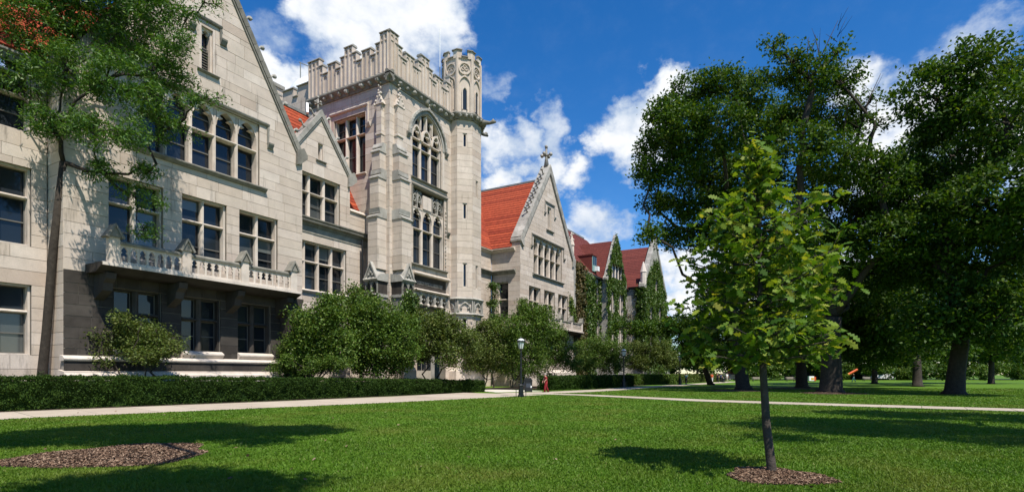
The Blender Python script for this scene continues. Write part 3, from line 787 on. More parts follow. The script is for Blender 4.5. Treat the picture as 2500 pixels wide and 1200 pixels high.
def tower():
    th = thing('tower', 'square limestone tower with stepped battlements, tall arched window and entrance', 'tower', (41.5, 33, 0))
    ff, fl = ffront(TV), fleft(TU); U1 = 47.0; ZC = 27.25
    up = (39.24, 43.6, 19.65, 26.0); lo = (39.35, 44.05, 11.75, 18.8); sg = (39.5, 44.75, 9.5, 10.8); arc = (39.45, 44.75, 8.15, 9.3); door = (39.9, 44.3, .7, 8.1)
    ashlar(th, ff, TU, U1, 0, ZC, [up, lo, sg, arc, door], seed=21)
    lw = (35.85, 39.8, 19.55, 24.95)
    ashlar(th, fl, TV, 43.0, 0, ZC, [lw], seed=22)
    ashlar(th, fright(U1 + .6), TV + 1, 43.0, 0, ZC, [], seed=23, ch=.9)
    MB().box(_id, TU + .7, U1, TV + .7, 42.8, ZC - .2, ZC + .1).build('roof_deck', 'lead', th)
    # windows
    window(th, fl, *lw, 3, (23.2,), mull=.22, blind=0); hood(th, fl, 35.45, 40.3, 25.55, 1.75, mat='limestone_trim'); sill(th, fl, 35.7, 40.0, 19.55, .15, .16, 'limestone_trim')
    w = window(th, ff, 39.24, 43.6, 19.65, 23.45, 3, (22.6,), mull=.24, blind=0, depth=.5)
    tr = MB()
    A = arch(39.24, 43.6, 23.4, 2.6, 10)
    n = (43.6 - 39.24) / 3
    lights = [39.24 + i * n for i in range(4)]
    for i in range(3):
        a, b = lights[i] + .05, lights[i + 1] - .05
        q = arch(a, b, 23.4, 1.25, 8); q2 = arch(a + .13, b - .13, 23.4, 1.08, 8)
        tr.strip(ff, q2, q, -.46, -.06)
        for j in (4, 12):
            s, z = q2[j]; c = (a + b) / 2
            tr.poly(ff, [(s, z + .12), (s + (c - s) * .7, z - .06), (s, z - .16)], -.4, -.16)
            tr.blob(ff.p(s + (c - s) * .62, -.28, z - .04), .09, j)
    for i in range(5):
        s = 39.24 + .45 + i * (4.36 - .9) / 4
        zb = 24.0 if i in (0, 4) else 24.35
        top = min(26.0, np.interp(s, [a[0] for a in A], [a[1] for a in A]))
        tr.box(ff, s - .06, s + .06, -.44, -.1, zb, top)
        tr.poly(ff, [(s - .25, top - .25), (s - .06, top - .55), (s - .06, top - .1)], -.4, -.2)
    tr.build('tracery', 'limestone_trim', w)
    MB().poly(ff, [(39.26, 23.45)] + A[1:-1] + [(43.58, 23.45)], -.58, -.52).build('pane', 'glass', w)
    sp = MB(); spandrels(sp, ff, 39.24, 43.6, 23.4, 2.6, 26.0, -.6, -.005, 10); sp.build('spandrel', 'limestone', th)
    am = MB(); am.strip(ff, arch(39.1, 43.74, 23.4, 2.72, 12), arch(38.9, 43.94, 23.4, 2.95, 12), -.02, .1); am.strip(ff, arch(38.82, 44.02, 23.4, 3.0, 12), arch(38.6, 44.24, 23.4, 3.22, 12), -.02, .26)
    o = am.build('arch_mould', 'limestone_soot', th)
    for i, (s, z) in enumerate(arch(38.75, 44.1, 23.4, 3.08, 12)[1:-1]): MB().blob(ff.p(s, .2, z), .1, i, 6).build('boss', 'limestone_soot', o)
    for s in (38.4, 44.1): MB().profile(ff, s, s + .36, [(0, 22.95), (.1, 23.0), (.28, 23.3), (.28, 23.4), (0, 23.45)]).build('label_stop', 'limestone_old', o)
    fm = MB()
    for k, (dx, dz, r) in enumerate([(0, 0, .14), (0, .35, .16), (-.3, .55, .17), (.3, .55, .17), (0, .75, .17), (-.2, .98, .15), (.2, .98, .15), (0, 1.15, .16)]): fm.blob(ff.p(41.42 + dx, .18, 26.6 + dz), r, k, 7)
    fm.build('carved_finial', 'limestone_trim', o)
    MB().box(ff, 43.75, 44.0, -.3, .04, 19.65, 23.4).build('jamb_shaft', 'limestone_trim', th)
    sill(th, ff, 39.0, 44.4, 19.65, .2, .2)
    # lower window: two rows of lights under a band of tracery with a blank shield
    w2 = window(th, ff, 39.35, 44.05, 11.75, 17.05, 3, (15.1,), cusp=(-1,), mull=.26, blind=0, depth=.5)
    MB().box(ff, 39.35, 44.05, -.5, -.45, 17.05, 18.8).build('tracery_panel', 'limestone_grime_shade', w2)
    t2 = MB()
    for a, b in ((39.45, 40.75), (42.35, 43.95)):
        m = (a + b) / 2
        for x0, x1 in ((a, m), (m, b)):
            t2.strip(ff, arch(x0 + .07, x1 - .07, 17.45, .75, 6), arch(x0, x1, 17.45, .85, 6), -.46, -.15); t2.box(ff, x0 - .03, x0 + .04, -.46, -.12, 17.05, 18.4)
            ring(t2, ff, (x0 + x1) / 2, 17.75, .13, .2, -.45, -.2, 10)
        ring(t2, ff, m, 18.35, .16, .24, -.46, -.15, 12); ring(t2, ff, a + .15, 18.5, .1, .17, -.46, -.2, 10); ring(t2, ff, b - .15, 18.5, .1, .17, -.46, -.2, 10)
    t2.build('tracery', 'limestone_soot', w2)
    MB().box(ff, 40.9, 42.15, -.44, -.1, 17.1, 18.35).build('blank_shield', 'limestone_trim', w2)
    hood(th, ff, 39.1, 44.5, 18.98, 3.4, mat='limestone_old')
    cm = MB()
    for i in range(16): cm.blob(ff.p(44.2, .08, 11.9 + i * .38), .08, i, 6)
    cm.build('carved_border', 'limestone_trim', th); sill(th, ff, 39.0, 44.4, 11.75, .26, .24)
    # name panel
    pn = MB().box(ff, 39.5, 44.75, -.45, -.3, 9.5, 10.8).build('name_panel', 'limestone_grime_shade', th)
    fm = MB().profile(ff, 39.4, 44.9, [(-.3, 10.8), (.2, 10.86), (.22, 10.96), (0, 11.08), (-.3, 11.08)])
    fm.profile(ff, 39.4, 44.9, [(-.4, 9.3), (.1, 9.3), (.22, 9.4), (.05, 9.52), (-.4, 9.6)]); fm.box(ff, 44.7, 44.9, -.3, .15, 9.5, 10.82); fm.build('panel_frame', 'limestone_trim', th)
    cu = bpy.data.curves.new('lettering', 'FONT'); cu.body = 'RYERSON PHYSICAL LABORATORY'; cu.size = .5; cu.extrude = .03; cu.align_x = 'CENTER'; cu.materials.append(MATS['limestone_soot'])
    tmp = bpy.data.objects.new('tmp', cu); col.objects.link(tmp); me = bpy.data.meshes.new_from_object(tmp.evaluated_get(bpy.context.evaluated_depsgraph_get())); bpy.data.objects.remove(tmp)
    lt = link('lettering', me, pn);
    lt.rotation_euler = (PI / 2, 0, 0); lt.location = (42.15, TV + .28, 9.98); lt.scale = (.50, .95, 1)
    # row of hooded niches above the entrance
    MB().box(ff, 39.45, 44.75, -.6, -.55, 8.1, 9.3).build('niche_back', 'limestone_grime_shade', th)
    for i in range(5):
        a = 39.45 + i * 1.06; m = MB(); spandrels(m, ff, a + .1, a + .96, 8.35, .72, 9.28, -.5, -.12, 6); m.box(ff, a, a + .1, -.5, -.02, 8.15, 9.28); m.box(ff, a + .96, a + 1.06, -.5, -.02, 8.15, 9.28)
        m.blob(ff.p(a + .36, -.25, 8.62), .12, i); m.blob(ff.p(a + .7, -.25, 8.62), .12, i + 9); m.build('niche', 'limestone_soot', th)
        if i: MB().blob(ff.p(a, -.02, 8.1), .22, i, 7, (1, .7, .7)).build('boss', 'limestone_trim', th)
    # entrance
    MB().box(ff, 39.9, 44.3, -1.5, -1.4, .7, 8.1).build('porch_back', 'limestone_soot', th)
    dr = MB().box(ff, 40.6, 43.6, -1.4, -1.3, .7, 4.0).build('door', 'bench_wood', th)
    for i in range(4):
        MB().box(ff, 40.65 + i * .74, 41.3 + i * .74, -1.3, -1.26, 2.0, 3.8).build('pane', 'glass', dr)
    window(th, Fr((0, TV + .9), (1, 0), (0, -1)), 40.6, 43.6, 4.4, 7.6, 3, (6.2,), cusp=(-1,), blind=0)
    for i in range(4): MB().box(ff, 39.2 - .2 * i, 45 + .2 * i, -.3, .5 + .35 * (i + 1), 0, .7 - .17 * i).build('step', 'concrete', th)
    # corner buttresses
    st = [(10.6, 15.0, 1.1, .0, .95), (15.8, 18.4, .92, .04, .7), (19.2, 20.7, .72, .08, .42), (21.5, 25.0, .36, .26, 0)]
    for fr, s0, s1 in ((ff, TU + .35, TU + 1.6), (fl, TV + .35, TV + 1.45)):
        buttress(th, fr, s0, s1, st); m = (s0 + s1) / 2
        MB().box(fr, s0 + .2, s1 - .2, .0, .45, 22.35, 22.5).build('string_band', 'limestone_trim', th)
        g = MB().poly(fr, [(m - .45, 25.0), (m + .45, 25.0), (m, 26.0)], -.05, .42)
        for k in range(7): g.blob(fr.p(m - .45 + .15 * k, .4, 25.0 + .9 * (1 - abs(k - 3) / 3)), .11, k, 6)
        for k in range(5): g.blob(fr.p(m + (.1 if k % 2 else -.1), .25, 26.0 + k * .22), .12 - .01 * k, k + 20, 6)
        g.build('carved_gablet', 'limestone_trim', th)
        # panelled base with a gablet
        MB().box(fr, s0 - .12, s1 + .12, -.05, 1.25, 2.2, 8.3).build('buttress_base', 'limestone_old', th)
        MB().profile(fr, s0 - .2, s1 + .2, [(-.05, 0), (1.5, 0), (1.5, 1.9), (1.3, 2.2), (-.05, 2.2)]).build('buttress_plinth', 'limestone_trim', th)
        b = MB().profile(fr, s0 - .22, s1 + .22, [(-.05, 8.2), (1.3, 8.2), (1.42, 8.34), (1.3, 8.45), (-.05, 8.45)])
        bb = b.build('base_moulding', 'limestone_soot', th); b = MB()
        b.profile(fr, s0 - .25, s1 + .25, [(-.05, 9.55), (1.36, 9.55), (1.46, 9.68), (1.4, 9.78), (1.1, 10.1), (-.05, 10.3)]); b.build('gablet_moulding', 'limestone_soot', bb)
        MB().box(fr, s0 - .1, s1 + .1, -.05, 1.16, 8.45, 9.55).build('panel_back', 'limestone_grime_shade', bb)
        tr = MB(); wd = (s1 - s0 + .24) / 2
        for i in range(2):
            a = s0 - .12 + i * wd; spandrels(tr, fr, a + .07, a + wd - .07, 8.85, .6, 9.55, 1.16, 1.27, 5); tr.box(fr, a, a + .07, 1.16, 1.3, 8.45, 9.55); tr.box(fr, a + wd - .07, a + wd, 1.16, 1.3, 8.45, 9.55)
        tr.build('panel_tracery', 'limestone_old', bb)
        gb = MB().poly(fr, [(m - .62, 9.75), (m + .62, 9.75), (m, 11.0)], .2, 1.32); gb.build('gablet', 'limestone_soot', bb)
        rm = MB(); rm.strip(fr, [(m - .62, 9.75), (m, 11.0), (m + .62, 9.75)], [(m - .78, 9.72), (m, 11.22), (m + .78, 9.72)], .1, 1.42)
        for k in range(3): rm.blob(fr.p(m + (k - 1) * .2, 1.34, 10.05 + .2 * (k == 1)), .13, k)
        rm.build('gablet_rib', 'limestone_soot', bb)
    bs = MB().profile(fl, TV + 1.6, 43, [(-.05, 0), (.3, 0), (.3, 2), (-.05, 2.3)]); bs.build('plinth', 'limestone_trim', th)
    # cornice, bosses and battlements
    for fr, s0, s1 in ((ff, TU - .5, 45.3), (fl, TV - .5, 43.1)):
        c = MB().profile(fr, s0, s1, [(-.05, ZC - .45), (.10, ZC - .45), (.18, ZC - .2), (.42, ZC), (.5, ZC + .1), (.5, ZC + .22), (.2, ZC + .5), (-.05, ZC + .5)]).build('cornice', 'limestone_old', th)
        k = int((s1 - s0) / .95)
        for i in range(k): MB().blob(fr.p(s0 + .6 + i * .95, .26, ZC - .12), .2 + .05 * (i % 2), i, 7, (1.2, 1, .9)).build('boss', 'limestone_soot', c)
    merlons(th, ff, [(TU - .14 + a, min(TU + b, 45.6), z) for a, b, z in STEP if TU + a < 45.4], ZC + .5)
    merlons(th, fl, [(TV + a, TV + b, z) for a, b, z in STEP[:-1]] + [(TV + 8.5, 43.0, 31.1)], ZC + .5)
    finish_stones(th, 298, 9)
    # ---- octagonal stair turret
    tu = thing('stair_turret', 'slim octagonal limestone stair turret on the right corner of the tower', 'turret', (47.05, 33.03, 0))
    cx, cy, r = 47.05, 33.03, 1.9; hs = r * math.tan(PI / 8)
    slits = {5: [(-.22, .22, 24.3, 25.7), (-.22, .22, 17.1, 18.7), (-.22, .22, 10.3, 12.7), (-.25, .25, 4.3, 7.2)], 6: [(-.2, .2, 19.5, 21.2), (-.22, .22, 10.2, 12.6), (-.22, .22, 4.5, 7.0)]}
    for k in range(8):
        a = k * PI / 4; n = (math.cos(a), math.sin(a)); t = (-n[1], n[0]); fr = Fr((cx + n[0] * r, cy + n[1] * r), t, n)
        ops = slits.get(k, [])
        ashlar(tu, fr, -hs, hs, 0, 27.3, ops, seed=30 + k, L=(.8, 1.6), thick=.3)
        for o in ops: window(tu, fr, *o, 1, (), blind=0, depth=.26, sash=False)
        MB().profile(fr, -hs - .2, hs + .2, [(-.05, 27.0), (.12, 27.0), (.25, 27.2), (.5, 27.35), (.55, 27.5), (.2, 27.75), (-.05, 27.75)]).build('cornice', 'limestone_old', tu)
        for s in (-.55, .05, .6): MB().blob(fr.p(s, .4, 27.32), .2, k * 3 + int(s * 9), 7).build('boss', 'limestone_soot', tu)
        # upper stage
        p = MB().box(fr, -hs + .02, hs - .02, -.3, -.12, 27.7, 33.5)
        p.box(fr, -hs, -hs + .13, -.12, .06, 27.7, 33.3); p.box(fr, hs - .13, hs, -.12, .06, 27.7, 33.3)
        ring(p, fr, 0, 32.2, .5, .64, -.12, .02, 16); ring(p, fr, -.18, 32.2, .13, .19, -.12, -.04, 8); ring(p, fr, .18, 32.2, .13, .19, -.12, -.04, 8); ring(p, fr, 0, 32.4, .13, .19, -.12, -.04, 8)
        p.strip(fr, arch(-.55, .55, 30.5, .85, 7), arch(-.66, .66, 30.5, 1.0, 7), -.12, .02); p.box(fr, -.66, -.55, -.12, .02, 27.75, 30.5); p.box(fr, .55, .66, -.12, .02, 27.75, 30.5)
        p.strip(fr, arch(-.2, .2, 29.9, .35, 5), arch(-.3, .3, 29.9, .5, 5), -.12, .0); p.box(fr, -.3, -.2, -.12, .0, 28.1, 29.9); p.box(fr, .2, .3, -.12, .0, 28.1, 29.9)
        pt = p.build('upper_stage', 'limestone', tu)
        MB().poly(fr, [(-.2, 28.1), (.2, 28.1), (.2, 29.9), (0, 30.2), (-.2, 29.9)], -.13, -.1).build('pane', 'glass', pt)
        for s0, s1, zt in ((-hs, -.3, 33.95), (-.3, .3, 33.3), (.3, hs, 33.95)):
            q = MB().box(fr, s0 + .003, s1 - .003, -.28, -.02, 33.2, zt).build('merlon', 'limestone', tu)
            MB().profile(fr, s0 - .04, s1 + .04, [(-.34, zt), (.1, zt), (.1, zt + .06), (0, zt + .16), (-.3, zt + .16)]).build('coping', 'limestone_old', q)
        # base band of arches
        b = MB().profile(fr, -hs - .12, hs + .12, [(-.05, 9.0), (.22, 9.0), (.32, 9.1), (.05, 9.3), (-.05, 9.3)]); b.build('band_moulding', 'limestone_soot', tu); b = MB(); b.profile(fr, -hs - .12, hs + .12, [(-.05, 7.45), (.15, 7.45), (.3, 7.58), (.2, 7.7), (-.05, 7.75)])
        bm = b.build('base_moulding', 'limestone_soot', tu); q = MB().box(fr, -hs - .02, -hs + .1, .0, .2, 7.7, 9.0); q.box(fr, hs - .1, hs + .02, 0, .2, 7.7, 9.0)
        q.strip(fr, arch(-.55, .55, 7.75, .95, 7), arch(-.66, .66, 7.75, 1.1, 7), 0, .17); q.box(fr, -.68, .68, 0, .15, 8.86, 9.0)
        q.blob(fr.p(-.35, .08, 8.2), .11, k); q.blob(fr.p(.35, .08, 8.2), .11, k + 4); q.build('arch_tracery', 'limestone_soot', bm)
        MB().profile(fr, -hs - .15, hs + .15, [(-.05, 0), (.35, 0), (.35, 1.9), (-.05, 2.3)]).build('plinth', 'limestone_trim', tu)
    MB().lathe((cx, cy, 0), [(1.6, 33.2), (1.5, 33.4), (.2, 33.9), (.05, 34.1)], 8, PI / 8).build('turret_cap', 'lead', tu)
    vn = MB().tube([(cx, cy, 33.9), (cx, cy, 35.1)], .035, 6); vn.tube([(cx - .9, cy + .5, 34.7), (cx + .9, cy - .5, 34.7)], .03, 5); vn.blob((cx - .85, cy + .48, 34.72), .14, 3); vn.tube([(cx + .3, cy - .3, 34.2), (cx + .55, cy - .35, 34.35)], [.12, .16], 6)
    vn.build('weather_vane', 'black_metal', tu)
    for i, (a, z) in enumerate(((-.25, 27.35), (-1.35, 27.15))):
        d = Vector((math.cos(a), math.sin(a), 0)); p0 = Vector((cx, cy, z)) + d * 2.0
        g = MB().tube([p0, p0 + d * .55 + Vector((0, 0, .1)), p0 + d * 1.1 - Vector((0, 0, .02)), p0 + d * 1.45 + Vector((0, 0, .05)), p0 + d * 1.75], [.3, .26, .17, .2, .1], 7)
        g.blob(p0 + d * 1.45 + Vector((0, 0, .12)), .2, i); g.tube([p0 + d * .4 + Vector((0, 0, .2)), p0 + d * .2 + Vector((0, 0, .55)), p0 + d * .05 + Vector((0, 0, .4))], [.1, .12, .03], 5)
        g.build('gargoyle', 'limestone_old', tu, smooth=True)
    finish_stones(tu, 290, 8)


def roofscape():
    th = thing('rear_block', 'battlemented rear block of the tower seen above the red link roof', 'building', (38, 47, 0))
    fl = fleft(36.7)
    ashlar(th, fl, 43.05, 54, 22, 28.2, [], seed=41)
    prof = [(43.05, 45.4, 29.8), (45.4, 46.0, 28.9), (46.0, 47.6, 29.8), (47.6, 48.3, 28.9), (48.3, 49.9, 29.8), (49.9, 50.6, 28.9), (50.6, 52.2, 29.8), (52.2, 54, 28.9)]
    merlons(th, fl, prof, 28.2, .0, ribs=False)
    MB().box(_id, 36.8, 46, 43, 54, 27.6, 28.0).build('roof_deck', 'lead', th)
    c = MB().box(_id, 37.6, 38.7, 50.2, 51.3, 27, 31.6).build('chimney', 'limestone', th); MB().box(_id, 37.45, 38.85, 50.05, 51.45, 31.6, 31.95).build('chimney_cap', 'limestone_old', c)
    finish_stones(th, 60)
    p = dep(768, 215, 59)
    d = thing('observatory_dome', 'white observatory dome behind the tower battlements', 'dome', (p.x, p.y, 28.0))
    m = MB().lathe((p.x, p.y, 0), [(2.75, 28.0), (2.75, 30.2), (2.9, 30.25), (2.9, 30.4), (2.75, 30.45)], 20); m.build('drum', 'copper', d)
    m = MB().lathe((p.x, p.y, 30.45), [(2.7 * math.cos(a * PI / 16), 2.5 * math.sin(a * PI / 16)) for a in range(0, 8)] + [(.05, 2.5)], 24); m.build('dome', 'dome_white', d, smooth=True)
    m = MB().tube([(p.x - 1.0, p.y + 1.0, 32.3), (p.x - 1.0, p.y + 1.0, 34.6)], .06, 6); m.tube([(p.x - 1.1, p.y + 1.1, 34.6), (p.x + .6, p.y - .3, 34.0)], .05, 6); m.build('aerial', 'lead', d)
    a = thing('antenna_mast', 'thin white antenna mast on the tower roof beside the octagonal turret', 'antenna', (45.0, 35, 27.35))
    q = dep(1074, 180, project((44.2, 34.6, 0))[2]); MB().tube([(q.x, q.y, 27.3), (q.x, q.y, 32.4)], .05, 6).build('lower_mast', 'lead', a)
    MB().tube([(q.x, q.y, 32.4), (q.x, q.y, 36.3)], .035, 6).build('upper_mast', 'white_paint', a)
    q = dep(712, 240, 52); f = thing('roof_floodlight', 'small white floodlight on the ridge of the red link roof', 'floodlight', (q.x, 41.7, 25.45))
    fr = Fr((q.x, 41.7), (.6, .8), (-.8, .6))
    MB().tube([(q.x, 41.7, 25.4), (q.x, 41.7, 25.9)], .05, 6).build('stem', 'lead', f); MB().poly(fr, [(-.45, 25.5), (-.25, 25.4), (.25, 26.5), (.05, 26.6)], -.1, .1).poly(fr, [(.0, 25.4), (.2, 25.35), (.6, 26.2), (.4, 26.35)], -.1, .1).build('lamp_head', 'white_paint', f)


# ------------------------------------------------------------------ right gabled wing and its link
def right_wing():
    lk = thing('link_wing', 'narrow recessed limestone bay between octagonal turret and right gabled wing', 'building', (55, 38.3, 0))
    fr = ffront(38.3)
    ashlar(lk, fr, 47.5, 61.3, 0, 17.3, [(56.2, 58.6, 9, 13.2)], seed=51); window(lk, fr, 56.2, 58.6, 9, 13.2, 2, (11.6,))
    cornice(lk, fr, 47.5, 61.25, 14.4, 15.0, .5); cornice(lk, fr, 47.5, 61.2, 17.2, 17.65, .5, 'gutter', 'limestone_trim')
    roof(lk, (47.5, 37.9, 17.65), (62, 37.9, 17.65), (47.5, 44.2, 26.2), (69, 44.2, 26.2), 20, 'roof_tile')
    finish_stones(lk, 60)
    th = thing('gabled_wing', 'limestone gabled wing right of the turret with a finial cross and red roof', 'building', (69.8, 34, 0))
    fr = ffront(34); fl = fleft(61.3); A, B, UC, ZE, ZA = 61.3, 78.3, 69.8, 18.5, 29.6
    k = (ZA - ZE) / (B - .5 - UC)
    big = (65.0, 73.9, 14.95, 19.85); ops = [(63.7, 67.05, 8.6, 13.15), (68.15, 71.55, 8.6, 13.15), (72.65, 76.1, 8.6, 13.15)]; gf = [(64, 67, 2.8, 6.6), (68.3, 71.3, 2.8, 6.6), (72.7, 75.7, 2.8, 6.6)]
    sl = (68.9, 70.7, 21.7, 25.1)
    ashlar(th, fr, lambda z: A if z < ZE else min(UC - .05, A + .5 + (z - ZE) / k), lambda z: B if z < ZE else max(UC + .05, B - .5 - (z - ZE) / k), 0, ZA - .3, ops + gf + [big, sl], seed=52, L=(1.4, 3.0))
    ashlar(th, fl, 34, 38.3, 0, ZE - .2, [(35.75, 37.35, 8.4, 13.4)], seed=53, L=(1.2, 2.4)); window(th, fl, 35.75, 37.35, 8.4, 13.4, 1, (11.2,))
    ashlar(th, fright(B), 34, 48, 0, ZE, [], seed=54, ch=1)
    window(th, fr, *big, 5, (17.6,), cusp=(-1,), mull=.3, depth=.75, blind=0)
    for o in ops: window(th, fr, *o, 2, (11.3,), mull=.28, depth=.65, blind=.1)
    for o in gf: window(th, fr, *o, 2, (5.2,), mull=.28)
    window(th, fr, 69.2, 70.4, 21.7, 24.9, 1, (), cusp=(0,), depth=.5, blind=0, sash=False)
    MB().box(fr, 68.9, 69.2, -.5, -.02, 21.7, 25.1).box(fr, 70.4, 70.7, -.5, -.02, 21.7, 25.1).box(fr, 69.2, 70.4, -.5, -.02, 24.9, 25.1).build('window_surround', 'limestone', th)
    hood(th, fr, 64.4, 74.5, 20.05, 1.6); hood(th, fr, 68.3, 71.3, 25.4, 1.6, mat='limestone_soot'); sill(th, fr, 64.6, 74.3, 14.95, .3, .32); sill(th, fr, 68.7, 70.9, 21.65, .25, .25)
    # side: ledge and eaves
    cornice(th, fl, 34.6, 38.25, 14.4, 15.0, .5); cornice(th, fl, 34.7, 38.3, 17.3, 17.75, .55, 'gutter', 'limestone_trim')
    MB().profile(fr, A - .1, B, [(-.05, 0), (.4, 0), (.4, 1.8), (-.05, 2.2)]).build('plinth', 'limestone_trim', th)
    balcony(th, 34, 1.25, [66.9, 70.75, 74.6, 78.4], z=7.95)
    gable_coping(th, fr, A + .45, B - .45, ZE + .1, UC, ZA + .1, w=.7, d0=-1.3, d1=.2, crockets=9, size=.5, first=.34)
    finial(th, fr.p(UC, -.5, ZA + 1.0), 3.0)
    roof(th, (60.9, 35.2, 17.75), (60.9, 38.2, 17.75), (UC, 35.2, 28.9), (UC, 46, 28.9), 27, 'roof_tile', thick=.07)
    roof(th, (B + .3, 35.2, 17.75), (B + .3, 48, 17.75), (UC, 35.2, 28.9), (UC, 48, 28.9), 24, 'roof_tile', objs=False)
    MB().box(_id, UC - .15, UC + .15, 35.2, 46, 28.85, 29.1).build('ridge_cap', 'lead', th)
    MB().tube([(61.05, 38.0, .2), (61.05, 38.0, 14.3)], .1, 8).build('downpipe', 'black_metal', th)
    finish_stones(th, 298, 8)


left_wing(); link_wing(); tower(); roofscape(); right_wing()

# ------------------------------------------------------------------ far ivy hall
def ivy(label, fr, n, mat, rects, size=.3, bulge=.45, holes=(), at=None):
    """Leaves on a wall: rects are (s0, s1, z0, z1) or a test function with bounds."""
    P = []
    tot = sum((r[1] - r[0]) * (r[3] - r[2]) for r in rects)
    for r in rects:
        k = int(n * (r[1] - r[0]) * (r[3] - r[2]) / tot); nc = max(8, k // 28)
        cs = nrg.uniform(r[0], r[1], nc); cz = nrg.uniform(r[2], r[3], nc); cb = nrg.uniform(.05, bulge, nc)
        if len(r) > 4: ok = np.array([r[4](a, b) for a, b in zip(cs, cz)]); cs, cz, cb = cs[ok], cz[ok], cb[ok]
        if len(cs) == 0: continue
        i = nrg.integers(0, len(cs), k); sg = .35 * (1 + 0 * k)
        s = cs[i] + nrg.normal(0, sg, k); z = cz[i] + nrg.normal(0, sg * 1.2, k); rr = np.hypot(s - cs[i], z - cz[i])
        d = .06 + cb[i] * np.exp(-(rr / .5) ** 2) + np.abs(nrg.normal(0, .06, k))
        keep = z > .05
        for h in holes: keep &= ~((s > h[0]) & (s < h[1]) & (z > h[2]) & (z < h[3]))
        s, z, d = s[keep], z[keep], d[keep]
        o, t, nn = np.array(fr.o), np.array(fr.t), np.array(fr.n)
        P.append(o + s[:, None] * t + d[:, None] * nn + z[:, None] * np.array((0, 0, 1.0)))
    P = np.vstack(P)
    o = leaf_mesh('ivy', P, size, mat, None, up=.1, ratio=.7)
    o['label'] = label; o['category'] = 'ivy'; o['group'] = 'ivy climbing the buildings'
    return o


